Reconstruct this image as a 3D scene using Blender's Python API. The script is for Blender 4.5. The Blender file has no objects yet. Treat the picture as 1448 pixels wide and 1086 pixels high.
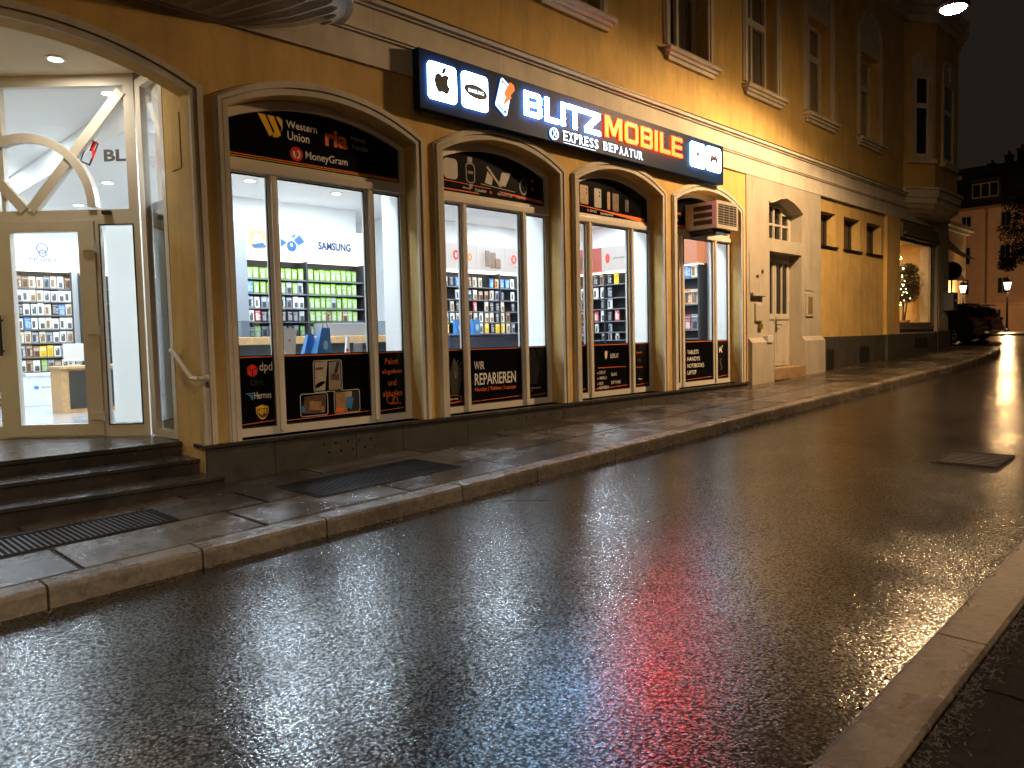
import bpy, bmesh, math, random
from mathutils import Vector, Matrix
from mathutils.geometry import tessellate_polygon
random.seed(7)
PI=math.pi
SC=bpy.context.scene
COL=SC.collection

# ------------------------------------------------------------------ camera
cam=bpy.data.cameras.new('camera'); cam_o=bpy.data.objects.new('camera',cam); COL.objects.link(cam_o)
cam.lens=26.547; cam.sensor_width=36; cam.clip_end=600; cam.clip_start=.05
rt=Vector((0.70161883,-0.71217659,-0.02314127)); dn=Vector((-0.05852366,-0.0252284,-0.99796719)); fw=Vector((0.71014505,0.70154688,-0.0593799))
m=Matrix(((rt.x,-dn.x,-fw.x,0),(rt.y,-dn.y,-fw.y,-6.6),(rt.z,-dn.z,-fw.z,1.6),(0,0,0,1)))
cam_o.matrix_world=m
SC.camera=cam_o
# ------------------------------------------------------------------ world (night)
W=bpy.data.worlds.new('World'); SC.world=W; W.use_nodes=True
nt=W.node_tree; bg=nt.nodes['Background']
sky=nt.nodes.new('ShaderNodeTexSky'); sky.sky_type='NISHITA'; sky.sun_disc=False
sky.sun_elevation=math.radians(-4); sky.sun_rotation=math.radians(200); sky.air_density=2; sky.dust_density=4
mx=nt.nodes.new('ShaderNodeMix'); mx.data_type='RGBA'; mx.inputs[0].default_value=.9
nt.links.new(sky.outputs[0],mx.inputs[6]); mx.inputs[7].default_value=(.30,.22,.17,1)
nt.links.new(mx.outputs[2],bg.inputs[0]); bg.inputs[1].default_value=.045
SC.view_settings.view_transform='Standard'; SC.view_settings.look='None'; SC.view_settings.gamma=1
SC.view_settings.exposure=0.18
SC.render.engine='CYCLES'
cy=SC.cycles
cy.use_denoising=True; cy.max_bounces=7; cy.diffuse_bounces=4; cy.glossy_bounces=3; cy.transparent_max_bounces=12
cy.sample_clamp_indirect=25; cy.caustics_reflective=False; cy.caustics_refractive=False; cy.use_light_tree=True
try: cy.denoising_prefilter='ACCURATE'
except Exception: pass

# ------------------------------------------------------------------ materials
MATS={}
def _n(nt,t,**k):
    n=nt.nodes.new(t)
    for a,b in k.items(): setattr(n,a,b)
    return n
def mat(name,col,rough=.6,metal=0,var=0,vscale=3,bump=0,bscale=40,spec=.5,emit=None,estr=0,coat=0,col2=None,dirt=None):
    if name in MATS: return MATS[name]
    M=bpy.data.materials.new(name); M.use_nodes=True; nt=M.node_tree; p=nt.nodes['Principled BSDF']
    p.inputs['Base Color'].default_value=(*col,1); p.inputs['Roughness'].default_value=rough
    p.inputs['Metallic'].default_value=metal; p.inputs['Specular IOR Level'].default_value=spec
    if coat: p.inputs['Coat Weight'].default_value=coat
    tc=_n(nt,'ShaderNodeNewGeometry')
    if var or col2:
        nz=_n(nt,'ShaderNodeTexNoise'); nz.inputs['Scale'].default_value=vscale; nz.inputs['Detail'].default_value=6
        nz.inputs['Roughness'].default_value=.65
        nt.links.new(tc.outputs['Position'],nz.inputs['Vector'])
        mr=_n(nt,'ShaderNodeMapRange'); mr.inputs[1].default_value=.3; mr.inputs[2].default_value=.7
        nt.links.new(nz.outputs[0],mr.inputs[0])
        m_=_n(nt,'ShaderNodeMix',data_type='RGBA')
        nt.links.new(mr.outputs[0],m_.inputs[0])
        c2=col2 or tuple(c*(1+var) for c in col); c1=col if col2 else tuple(c*(1-var) for c in col)
        m_.inputs[6].default_value=(*c1,1); m_.inputs[7].default_value=(*c2,1)
        nt.links.new(m_.outputs[2],p.inputs['Base Color'])
        last=m_
        if dirt:
            # drip stains: noise stretched down the wall, with a shape of its own
            mp=_n(nt,'ShaderNodeMapping'); mp.inputs['Scale'].default_value=(2.2,2.2,.35)
            nt.links.new(tc.outputs['Position'],mp.inputs[0])
            n2=_n(nt,'ShaderNodeTexNoise'); n2.inputs['Scale'].default_value=2.1; n2.inputs['Detail'].default_value=9; n2.inputs['Roughness'].default_value=.72
            nt.links.new(mp.outputs[0],n2.inputs['Vector'])
            r2=_n(nt,'ShaderNodeMapRange'); r2.inputs[1].default_value=.47; r2.inputs[2].default_value=.8; r2.inputs[4].default_value=dirt
            nt.links.new(n2.outputs[0],r2.inputs[0])
            m2=_n(nt,'ShaderNodeMix',data_type='RGBA'); nt.links.new(r2.outputs[0],m2.inputs[0])
            nt.links.new(last.outputs[2],m2.inputs[6]); m2.inputs[7].default_value=(*[c*.35 for c in col],1)
            nt.links.new(m2.outputs[2],p.inputs['Base Color'])
        rr=_n(nt,'ShaderNodeMapRange'); rr.inputs[3].default_value=max(.05,rough-.1); rr.inputs[4].default_value=min(1,rough+.1)
        nt.links.new(nz.outputs[0],rr.inputs[0]); nt.links.new(rr.outputs[0],p.inputs['Roughness'])
    if bump:
        nb=_n(nt,'ShaderNodeTexNoise'); nb.inputs['Scale'].default_value=bscale; nb.inputs['Detail'].default_value=5
        nt.links.new(tc.outputs['Position'],nb.inputs['Vector'])
        b=_n(nt,'ShaderNodeBump'); b.inputs['Strength'].default_value=bump; b.inputs['Distance'].default_value=.01
        nt.links.new(nb.outputs[0],b.inputs['Height']); nt.links.new(b.outputs[0],p.inputs['Normal'])
    if emit:
        p.inputs['Emission Color'].default_value=(*emit,1); p.inputs['Emission Strength'].default_value=estr
    MATS[name]=M; return M
def emis(name,c,s): return mat(name,(.02,.02,.02),.5,emit=c,estr=s)

Y_=mat('yellow_stucco',(.68,.455,.16),.9,var=.16,vscale=1.4,bump=.8,bscale=120,dirt=.6)
TR=mat('cream_trim',(.62,.56,.47),.8,var=.16,vscale=1.6,bump=.15,bscale=50,dirt=.4)
GR=mat('grey_render',(.45,.40,.32),.85,var=.10,vscale=1.3,bump=.4,bscale=110,dirt=.5)
PL=mat('dark_plinth_slab',(.055,.050,.045),.55,var=.3,vscale=5,bump=.2,bscale=30)
ST=mat('rough_stone_base',(.055,.047,.037),.8,var=.45,vscale=6,bump=.9,bscale=12)
FR=mat('cream_window_frame',(.74,.69,.60),.35,var=.05,vscale=4)
FRD=mat('cream_door_frame',(.64,.58,.49),.35,var=.05,vscale=4)
WH=mat('white_interior_paint',(.80,.80,.79),.7,var=.02,vscale=1)
IFL=mat('interior_tile_floor',(.42,.42,.42),.12,var=.12,vscale=2)
BK=mat('black_foil',(.004,.004,.005),.18,spec=.25)
DKM=mat('dark_metal',(.03,.03,.032),.45,metal=.6)
RKD=mat('rack_dark',(.035,.037,.042),.5,var=.2,vscale=8)
GREY=mat('grey_panel',(.22,.23,.25),.45)
WOOD=mat('light_wood',(.55,.33,.15),.4,var=.18,vscale=12)
TXW=mat('foil_white_ink',(.88,.86,.80),.6,spec=.15)
TXG=mat('foil_grey_ink',(.10,.10,.105),.5)
TXO=mat('foil_orange_ink',(1.0,.22,.04),.6,spec=.15)
TXR=mat('foil_red_ink',(.75,.04,.025),.6,spec=.15)
TXY=mat('foil_yellow_ink',(1.0,.60,.04),.6,spec=.15)
TXB=mat('foil_blue_ink',(.05,.25,.65),.5)
TXN=mat('navy_ink',(.002,.012,.07),.5)
TXK=mat('black_ink',(.02,.02,.022),.5)
TAN=mat('foil_photo_tan',(.42,.24,.11),.5,var=.35,vscale=25)
BRN=mat('foil_photo_brown',(.13,.07,.04),.5,var=.5,vscale=25)
STONEW=mat('step_stone',(.045,.040,.036),.26,var=.35,vscale=4,bump=.25,bscale=25)

def glass(name,tint=(1,1,1),refl=1.0,rough=0.0,trans=1.0):
    M=bpy.data.materials.new(name); M.use_nodes=True; nt=M.node_tree
    nt.nodes.remove(nt.nodes['Principled BSDF']); out=nt.nodes['Material Output']
    t=_n(nt,'ShaderNodeBsdfTransparent'); t.inputs[0].default_value=(*tint,1)
    g=_n(nt,'ShaderNodeBsdfGlossy'); g.inputs['Roughness'].default_value=rough; g.inputs[0].default_value=(refl,refl,refl,1)
    f=_n(nt,'ShaderNodeFresnel'); gg=_n(nt,'ShaderNodeNewGeometry'); mm=_n(nt,'ShaderNodeMapRange')
    mm.inputs[3].default_value=1.5; mm.inputs[4].default_value=1/1.5     # the node inverts the index on back faces; a thin pane has the same one both ways
    nt.links.new(gg.outputs['Backfacing'],mm.inputs[0]); nt.links.new(mm.outputs[0],f.inputs[0])
    x=_n(nt,'ShaderNodeMixShader'); nt.links.new(f.outputs[0],x.inputs[0]); nt.links.new(t.outputs[0],x.inputs[1]); nt.links.new(g.outputs[0],x.inputs[2])
    nt.links.new(x.outputs[0],out.inputs[0]); MATS[name]=M; return M
GL=glass('clear_shop_glass')
DG=mat('dark_window_glass',(.008,.008,.009),.06,spec=.6)
CURT=mat('curtain_behind_glass',(.05,.045,.04),.35,var=.5,vscale=4,spec=.6,coat=.5)

def wet_asphalt():
    M=bpy.data.materials.new('wet_asphalt'); M.use_nodes=True; nt=M.node_tree; p=nt.nodes['Principled BSDF']
    g=_n(nt,'ShaderNodeNewGeometry'); L=nt.links.new; P=g.outputs['Position']
    def noise(s,d=4,r=.6,vec=None):
        n=_n(nt,'ShaderNodeTexNoise'); n.inputs['Scale'].default_value=s; n.inputs['Detail'].default_value=d; n.inputs['Roughness'].default_value=r
        L(vec or P,n.inputs['Vector']); return n.outputs[0]
    def rng(x,a,b,c,d):
        r=_n(nt,'ShaderNodeMapRange'); r.inputs[1].default_value=a; r.inputs[2].default_value=b; r.inputs[3].default_value=c; r.inputs[4].default_value=d; L(x,r.inputs[0]); return r.outputs[0]
    def math_(op,a,b):
        n=_n(nt,'ShaderNodeMath',operation=op)
        for i,v in enumerate((a,b)):
            if isinstance(v,(int,float)): n.inputs[i].default_value=v
            else: L(v,n.inputs[i])
        return n.outputs[0]
    big=noise(.8,5,.65); mid=noise(9,4)
    cm=_n(nt,'ShaderNodeMix',data_type='RGBA'); L(rng(mid,.3,.7,0,1),cm.inputs[0]); cm.inputs[6].default_value=(.006,.0055,.0055,1); cm.inputs[7].default_value=(.015,.014,.0135,1)
    L(cm.outputs[2],p.inputs['Base Color'])
    L(rng(big,.38,.66,.14,.23),p.inputs['Roughness'])
    p.inputs['IOR'].default_value=1.78; p.inputs['Coat Weight'].default_value=.10; p.inputs['Coat Roughness'].default_value=.30; p.inputs['Coat IOR'].default_value=1.4
    v=_n(nt,'ShaderNodeTexVoronoi'); v.feature='SMOOTH_F1'; v.inputs['Scale'].default_value=78; v.inputs['Smoothness'].default_value=.6
    # warp the aggregate so it never reads as a grid
    nw=_n(nt,'ShaderNodeTexNoise'); nw.inputs['Scale'].default_value=30; L(P,nw.inputs['Vector'])
    va=_n(nt,'ShaderNodeVectorMath',operation='SCALE'); L(nw.outputs[1],va.inputs[0]); va.inputs[3].default_value=.02
    vb=_n(nt,'ShaderNodeVectorMath',operation='ADD'); L(P,vb.inputs[0]); L(va.outputs[0],vb.inputs[1]); L(vb.outputs[0],v.inputs['Vector'])
    h=math_('MULTIPLY',v.outputs['Distance'],-.8)
    h=math_('ADD',h,math_('MULTIPLY',noise(40,4,.6),1.0))
    gr=math_('MULTIPLY',rng(v.outputs['Distance'],.12,.64,1,.07),rng(noise(48,3,.6),.38,.6,.25,1.0)); L(math_('MULTIPLY',gr,rng(noise(.55,6,.7),.36,.62,.6,1.2)),p.inputs['Specular IOR Level'])
    amp=rng(noise(1.7,4),.35,.7,.6,1.15)
    h=math_('MULTIPLY',h,amp)
    h=math_('ADD',h,math_('MULTIPLY',noise(5,2),.5))
    b=_n(nt,'ShaderNodeBump'); b.inputs['Strength'].default_value=1.0; b.inputs['Distance'].default_value=.0017
    L(h,b.inputs['Height']); L(b.outputs[0],p.inputs['Normal'])
    return M
ASPH=wet_asphalt()

def wet_slabs(name,c1,c2,rl=.16,rh=.5,bump=.3,cell=None,specl=.5):
    M=bpy.data.materials.new(name); M.use_nodes=True; nt=M.node_tree; p=nt.nodes['Principled BSDF']; L=nt.links.new
    g=_n(nt,'ShaderNodeNewGeometry'); P=g.outputs['Position']
    n1=_n(nt,'ShaderNodeTexNoise'); n1.inputs['Scale'].default_value=1.3; n1.inputs['Detail'].default_value=8; n1.inputs['Roughness'].default_value=.7; L(P,n1.inputs['Vector'])
    n2=_n(nt,'ShaderNodeTexNoise'); n2.inputs['Scale'].default_value=26; n2.inputs['Detail'].default_value=7; n2.inputs['Roughness'].default_value=.7; L(P,n2.inputs['Vector'])
    m1=_n(nt,'ShaderNodeMix',data_type='RGBA'); m1.inputs[6].default_value=(*c1,1); m1.inputs[7].default_value=(*c2,1)
    r=_n(nt,'ShaderNodeMapRange'); r.inputs[1].default_value=.33; r.inputs[2].default_value=.67; L(n1.outputs[0],r.inputs[0]); L(r.outputs[0],m1.inputs[0])
    m2=_n(nt,'ShaderNodeMix',data_type='RGBA'); m2.blend_type='MULTIPLY'; m2.inputs[0].default_value=.8; L(m1.outputs[2],m2.inputs[6])
    r2=_n(nt,'ShaderNodeMapRange'); r2.inputs[1].default_value=.3; r2.inputs[2].default_value=.7; r2.inputs[3].default_value=.5; r2.inputs[4].default_value=1.2; L(n2.outputs[0],r2.inputs[0]); L(r2.outputs[0],m2.inputs[7])
    L(m2.outputs[2],p.inputs['Base Color'])
    rr=_n(nt,'ShaderNodeMapRange'); rr.inputs[1].default_value=.4; rr.inputs[2].default_value=.62; rr.inputs[3].default_value=rl; rr.inputs[4].default_value=rh; L(n1.outputs[0],rr.inputs[0]); L(rr.outputs[0],p.inputs['Roughness'])
    p.inputs['Specular IOR Level'].default_value=specl
    b=_n(nt,'ShaderNodeBump'); b.inputs['Strength'].default_value=bump; b.inputs['Distance'].default_value=.012; L(n2.outputs[0],b.inputs['Height']); L(b.outputs[0],p.inputs['Normal'])
    MATS[name]=M; return M
PAVE=wet_slabs('wet_paving',(.05,.044,.038),(.13,.105,.08),.10,.36,.35)
PAVE2=wet_slabs('dark_wet_paving',(.03,.027,.025),(.065,.056,.048),.10,.34,.35)
KERB=wet_slabs('granite_kerb',(.085,.073,.058),(.21,.175,.135),.14,.38,.9)
OKERB=wet_slabs('wet_dark_granite',(.03,.023,.017),(.15,.11,.075),.25,.5,1.0,specl=.3)
RPAV=wet_slabs('dark_cracked_pavement',(.009,.008,.007),(.022,.018,.015),.7,.95,.9,specl=.02)

# ------------------------------------------------------------------ mesh helpers
class MB:
    def __init__(s): s.v=[]; s.f=[]; s.m=[]; s.mi=0
    def slot(s,i): s.mi=i; return s
    def add(s,v,f):
        o=len(s.v); s.v+= [tuple(p) for p in v]; s.f+=[tuple(i+o for i in q) for q in f]; s.m+=[s.mi]*len(f); return s
    def box(s,x0,x1,y0,y1,z0,z1):
        return s.add([(x0,y0,z0),(x1,y0,z0),(x1,y1,z0),(x0,y1,z0),(x0,y0,z1),(x1,y0,z1),(x1,y1,z1),(x0,y1,z1)],
            [(0,3,2,1),(4,5,6,7),(0,1,5,4),(1,2,6,5),(2,3,7,6),(3,0,4,7)])
    def bbox(s,x0,x1,y0,y1,z0,z1,b=.01):
        # box with chamfered edges
        b=min(b,(x1-x0)/2.1,(y1-y0)/2.1,(z1-z0)/2.1)
        bm=bmesh.new(); bmesh.ops.create_cube(bm,size=1)
        for v in bm.verts: v.co=((x0+x1)/2+v.co.x*(x1-x0),(y0+y1)/2+v.co.y*(y1-y0),(z0+z1)/2+v.co.z*(z1-z0))
        bmesh.ops.bevel(bm,geom=bm.edges[:],offset=b,segments=2,affect='EDGES',profile=.6)
        bm.verts.ensure_lookup_table()
        s.add([v.co[:] for v in bm.verts],[[v.index for v in f.verts] for f in bm.faces]); bm.free(); return s
    def obox(s,c,u,w,h,hu,hw,hh):
        c=Vector(c);u=Vector(u).normalized()*hu;w=Vector(w).normalized()*hw;h=Vector(h).normalized()*hh
        P=[c+a*u+b*w+d*h for d in(-1,1) for a,b in((-1,-1),(1,-1),(1,1),(-1,1))]
        return s.add(P,[(0,3,2,1),(4,5,6,7),(0,1,5,4),(1,2,6,5),(2,3,7,6),(3,0,4,7)])
    def cyl(s,a,b,r,r2=None,n=12,cap=True):
        a=Vector(a);b=Vector(b);r2=r if r2 is None else r2
        d=(b-a).normalized(); u=d.orthogonal().normalized(); w=d.cross(u)
        A=[a+(u*math.cos(2*PI*i/n)+w*math.sin(2*PI*i/n))*r for i in range(n)]
        Bp=[b+(u*math.cos(2*PI*i/n)+w*math.sin(2*PI*i/n))*r2 for i in range(n)]
        f=[(i,(i+1)%n,n+(i+1)%n,n+i) for i in range(n)]
        if cap: f+=[tuple(range(n-1,-1,-1)),tuple(range(n,2*n))]
        return s.add(A+Bp,f)
    def tube(s,pts,r,n=10):
        for a,b in zip(pts[:-1],pts[1:]): s.cyl(a,b,r,n=n)
        return s
    def lathe(s,c,prof,n=16):
        c=Vector(c); V=[];F=[]
        for r,z in prof:
            for i in range(n): V.append(c+Vector((r*math.cos(2*PI*i/n),r*math.sin(2*PI*i/n),z)))
        for k in range(len(prof)-1):
            for i in range(n): F.append((k*n+i,k*n+(i+1)%n,(k+1)*n+(i+1)%n,(k+1)*n+i))
        F.append(tuple(range(n-1,-1,-1))); F.append(tuple(range((len(prof)-1)*n,len(prof)*n)))
        return s.add(V,F)
    def ell(s,c,rx,ry,rz,n=12,m_=8):
        V=[];F=[]
        for j in range(1,m_):
            t=PI*j/m_
            for i in range(n): V.append((c[0]+rx*math.sin(t)*math.cos(2*PI*i/n),c[1]+ry*math.sin(t)*math.sin(2*PI*i/n),c[2]-rz*math.cos(t)))
        for j in range(m_-2):
            for i in range(n): F.append((j*n+i,j*n+(i+1)%n,(j+1)*n+(i+1)%n,(j+1)*n+i))
        V+= [(c[0],c[1],c[2]-rz),(c[0],c[1],c[2]+rz)]; b=len(V)-2
        for i in range(n): F.append((b,(i+1)%n,i)); F.append((b+1,(m_-2)*n+i,(m_-2)*n+(i+1)%n))
        return s.add(V,F)
    def poly(s,outer,holes,fr,d0,d1):
        """polygon with holes in a plane frame, extruded from depth d0 (front, smaller) to d1. fr(u,w,d)->xyz"""
        loops=[outer]+list(holes); pts=[p for l in loops for p in l]
        tri=tessellate_polygon([[Vector((p[0],p[1],0)) for p in l] for l in loops])
        n=len(pts); V=[fr(p[0],p[1],d0) for p in pts]+[fr(p[0],p[1],d1) for p in pts]
        F=[]
        for t in tri:
            a,b,c=[Vector((*pts[i],0)) for i in t]
            t=list(t)
            if (b-a).cross(c-a).z<0: t=t[::-1]
            F.append(tuple(t)); F.append(tuple(i+n for i in t[::-1]))
        if abs(d1-d0)>1e-6:
            o=0
            for k,l in enumerate(loops):
                ar=sum(l[i][0]*l[(i+1)%len(l)][1]-l[(i+1)%len(l)][0]*l[i][1] for i in range(len(l)))
                for i in range(len(l)):
                    a=o+i;b=o+(i+1)%len(l)
                    q=(a,a+n,b+n,b) if (ar>0)==(k==0) else (b,b+n,a+n,a)
                    F.append(q)
                o+=len(l)
        else:
            F=F[0::2]
        return s.add(V,F)
    def xz(s,outer,y0,y1,holes=()): return s.poly(outer,holes,lambda u,w,d:(u,d,w),y0,y1)
    def yz(s,outer,x0,x1,holes=()): return s.poly(outer,holes,lambda u,w,d:(d,-u,w),x0,x1)
    def xy(s,outer,z0,z1,holes=()): return s.poly(outer,holes,lambda u,w,d:(u,w,d),z0,z1)
    def band(s,o,i,y0,y1,closed=False):
        """strip between two point lists in XZ, extruded y0(front)..y1"""
        n=len(o); V=[(p[0],y0,p[1]) for p in o]+[(p[0],y0,p[1]) for p in i]+[(p[0],y1,p[1]) for p in o]+[(p[0],y1,p[1]) for p in i]
        F=[]
        for k in range(n if closed else n-1):
            l=(k+1)%n
            F+=[(k,n+k,n+l,l),(2*n+k,k,l,2*n+l),(n+k,3*n+k,3*n+l,n+l),(2*n+k,2*n+l,3*n+l,3*n+k)]
        if not closed: F+=[(0,2*n,3*n,n),(n-1,2*n-1,4*n-1,3*n-1)]
        return s.add(V,F)
    def build(s,name,mt,parent=None,origin=None,smooth=False,fix=True):
        root=parent
        while root is not None and root.parent is not None: root=root.parent
        o=Vector(origin) if origin is not None else (root.location if root is not None else Vector((0,0,0)))
        me=bpy.data.meshes.new(name); me.from_pydata([tuple(Vector(v)-o) for v in s.v],[],s.f)
        for q in (mt if isinstance(mt,(list,tuple)) else [mt]): me.materials.append(q)
        me.polygons.foreach_set('material_index',s.m)
        if fix:
            bm=bmesh.new(); bm.from_mesh(me); bmesh.ops.recalc_face_normals(bm,faces=bm.faces[:]); bm.to_mesh(me); bm.free()
        if smooth:
            for p_ in me.polygons: p_.use_smooth=True
        me.update()
        ob=bpy.data.objects.new(name,me); COL.objects.link(ob)
        if parent is not None: ob.parent=parent
        else: ob.location=o
        return ob
def tag(o,label=None,cat=None,group=None,kind=None):
    if label: o['label']=label
    if cat: o['category']=cat
    if group: o['group']=group
    if kind: o['kind']=kind
    return o
def thing(name,label,cat,loc=(0,0,0),group=None):
    o=bpy.data.objects.new(name,None); o.empty_display_size=.1; COL.objects.link(o); o.location=loc
    return tag(o,label,cat,group)
def XZ(y): return lambda u,w,d:(u,y+d,w)
def DOORF(u,w,d):   # entrance door plane, u grows leftwards seen from the street is mirrored, so u is measured from the left
    return (2.80-u/2**.5 - 0.7071*(-d)*-1*-1*0 + d*.7071, 1.26+u/2**.5+d*.7071, w)
def text(body,x0,z0,w,h,mt,parent,y=None,fr=None,depth=.0,bold=0,name='lettering',shear=0):
    cu=bpy.data.curves.new('t','FONT'); cu.body=body; cu.size=1; cu.resolution_u=3; cu.offset=bold; cu.shear=shear
    cu.space_line=.95
    ob=bpy.data.objects.new('t',cu); COL.objects.link(ob)
    dg=bpy.context.evaluated_depsgraph_get(); dg.update()
    me=bpy.data.meshes.new_from_object(ob.evaluated_get(dg)); bpy.data.objects.remove(ob)
    xs=[v.co.x for v in me.vertices]; ys=[v.co.y for v in me.vertices]
    a,b,c,d=min(xs),max(xs),min(ys),max(ys)
    fr=fr or XZ(y)
    B=MB(); V=[((v.co.x-a)/(b-a)*w+x0,(v.co.y-c)/(d-c)*h+z0) for v in me.vertices]
    F=[tuple(p_.vertices) for p_ in me.polygons]
    if depth:
        n=len(V); ed={}
        for f in F:
            for i in range(len(f)):
                e=(f[i],f[(i+1)%len(f)]); ed[e]=1
        VV=[fr(p[0],p[1],-depth) for p in V]+[fr(p[0],p[1],0) for p in V]
        FF=list(F)+[(e[0],e[0]+n,e[1]+n,e[1]) for e in ed if (e[1],e[0]) not in ed]
        B.add(VV,FF)
    else: B.add([fr(p[0],p[1],0) for p in V],F)
    bpy.data.meshes.remove(me)
    return B.build(name,mt,parent,fix=False)
def arc(x0,x1,zs,za,n=18):
    """circular segment from (x0,zs) to (x1,zs) over apex za"""
    c=(x1-x0)/2; h=za-zs; R=(c*c+h*h)/(2*h); cx=(x0+x1)/2; cz=za-R; a=math.asin(min(1,c/R))
    if h>c: a=PI-a
    return [(cx+R*math.sin(-a+2*a*i/n),cz+R*math.cos(-a+2*a*i/n)) for i in range(n+1)]
def rrect(x0,x1,z0,z1,r,n=5):
    P=[]
    for cx,cz,a in((x1-r,z0+r,-PI/2),(x1-r,z1-r,0),(x0+r,z1-r,PI/2),(x0+r,z0+r,PI)):
        for i in range(n+1): P.append((cx+r*math.cos(a+PI/2*i/n),cz+r*math.sin(a+PI/2*i/n)))
    return P
def circ(cx,cz,rx,rz=None,n=20):
    rz=rz or rx; return [(cx+rx*math.cos(2*PI*i/n),cz+rz*math.sin(2*PI*i/n)) for i in range(n)]
def rect(x0,x1,z0,z1): return [(x0,z0),(x1,z0),(x1,z1),(x0,z1)]

# ground profile
def gz(x):
    if x<26: return .029*x
    if x<50: return .754+(x-26)*.010
    return .994
RZ=.165; PZ=.29     # road and pavement level at x=0

# ================================================================== SETTING
def sheet(name,xs,ylist,zf,mt,kind='structure',thick=0):
    B=MB(); V=[];F=[]
    ny=len(ylist)
    for x in xs:
        for y in ylist: V.append((x,y,zf(x,y)))
    for i in range(len(xs)-1):
        for j in range(ny-1):
            F.append((i*ny+j,(i+1)*ny+j,(i+1)*ny+j+1,i*ny+j+1))
    B.add(V,F); o=B.build(name,mt,fix=False); tag(o,kind=kind); return o
XS=[-60,-20,0,10,20,26,38,50,90,260]
road=sheet('road',XS,[-60,-8,-3,0,20,160],lambda x,y:RZ+gz(x),ASPH)
XC=18.5   # where the left kerb starts to turn round the corner
# left pavement with joints: flagstones individually cut, grouped in one sheet mesh of slabs with gaps
def ky(x):
    P=[(18.5,-1.97),(20.5,-1.88),(22.5,-1.72),(24.5,-1.50),(25.8,-1.25),(26.6,-.9),(26.9,-.4)]
    if x<=18.5: return -1.97
    for (a,b),(c,d) in zip(P[:-1],P[1:]):
        if x<=c: return b+(d-b)*(x-a)/(c-a)
    return 5
def slab(B,poly,z_off,th=.05):
    poly=[(x,max(y,ky(x)+.195)) for x,y in poly]
    V=[(x,y,PZ+gz(x)+z_off) for x,y in poly]; n=len(V)
    cx=sum(p[0] for p in poly)/n; cy_=sum(p[1] for p in poly)/n
    ins=[(cx+(x-cx)*(1-.012/max(.2,abs(x-cx)+1e-6) if abs(x-cx)>.02 else 1),cy_+(y-cy_)*(1-.012/max(.2,abs(y-cy_)+1e-6) if abs(y-cy_)>.02 else 1)) for x,y in poly]
    V=[(x,y,PZ+gz(x)+z_off) for x,y in ins]
    V2=[(x,y,PZ+gz(x)-th) for x,y in poly]
    B.add(V+V2,[tuple(range(n))]+[(i,i+n,(i+1)%n+n,(i+1)%n) for i in range(n)])
bedB=MB()
bedpts=[(-30,-1.80),(XC,-1.80),(25.6,-1.62),(26.1,-1.2),(26.3,-.6),(26.35,0.2),(26.35,14),(25.0,14),(25.0,.3),(-30,.3)]
Bp=MB(); Bd=MB()
x=-5.0; k=0; rnd=random.Random(3)
while x<25.0:
    L=rnd.choice([1.0,1.15,1.25,.95])
    x1=min(x+L,25.05)
    cuts=[-1.78,-1.12+rnd.uniform(-.03,.03),-.42+rnd.uniform(-.03,.03),.10]
    for j in range(3):
        sh=.0 if j!=1 else .0
        a,b=cuts[j]+.004,cuts[j+1]-.004
        tgt=Bd if rnd.random()<.42 else Bp
        xa=x+(.35 if j==1 else 0); xb=x1+(.35 if j==1 else 0)
        if x1>=25.0: xb=25.05
        slab(tgt,[(xa+.004,a),(xb-.004,a),(xb-.004,b),(xa+.004,b)],rnd.uniform(-.002,.002))
    x=x1; k+=1
slab(Bp,[(25.06,-1.78),(25.8,-1.6),(26.3,-.85),(26.6,-.5),(26.7,.1),(25.06,.1)],0)
for yy in (1,3,5,7): slab(Bp if yy%4 else Bd,[(25.06,yy-.9),(26.55,yy-.9),(26.55,yy+1.09),(25.06,yy+1.09)],0)
tag(Bp.build('pavement_slabs',PAVE,fix=False),kind='structure'); tag(Bd.build('pavement_dark_slabs',PAVE2,fix=False),kind='structure')
BedM=mat('pavement_joint_bed',(.02,.018,.015),.6)
V=[(a,b,PZ+gz(a)-.018) for a,b in [(-30,-1.8),(0,-1.8),(10,-1.8),(18.5,-1.8),(18.5,.3),(10,.3),(0,.3),(-30,.3)]]
B=MB(); B.add(V,[(0,1,6,7),(1,2,5,6),(2,3,4,5)]); B.add([(18.5,-1.8,PZ+gz(18.5)-.018),(24.5,-1.4,PZ+gz(24.5)-.018),(26.7,-.5,PZ+gz(26.7)-.018),(26.7,14,PZ+gz(26.7)-.018),(18.5,14,PZ+gz(18.5)-.018)],[(0,1,2,3,4)]); tag(B.build('pavement_bed',BedM,fix=False),kind='structure')
# kerb stones
def kerbrun(name,pts,wdt,side,mt,joints,top=PZ,bot=RZ-.05):
    """pts along street edge; each stone a bevelled block in one kerb mesh"""
    B=MB()
    for (a,b) in joints:
        a=Vector(a);b=Vector(b); d=(b-a); L=d.length; d.normalize(); nrm=Vector((-d.y,d.x))*side
        za=top+gz(a.x); zb=top+gz(b.x)
        prof=[(0,-.25),(0,-.03),(.006,-.008),(.024,0),(wdt-.012,0),(wdt,-.012),(wdt,-.25)]
        g=.007
        V=[]
        for q,zz,off in ((a,za,g),(b,zb,-g)):
            for s_,h in prof:
                p_=q+d*off+nrm*s_; V.append((p_.x,p_.y,zz+h))
        n=len(prof); F=[(i,i+1,n+i+1,n+i) for i in range(n-1)]+[tuple(range(n-1,-1,-1)),tuple(range(n,2*n))]
        B.add(V,F)
    return tag(B.build(name,mt),kind='structure')
jx=[-4.9,-3.8,-2.7,-1.6,-.8,.16,1.075,1.92,2.8,4.08,4.99,6.16,7.24,8.46]
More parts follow.
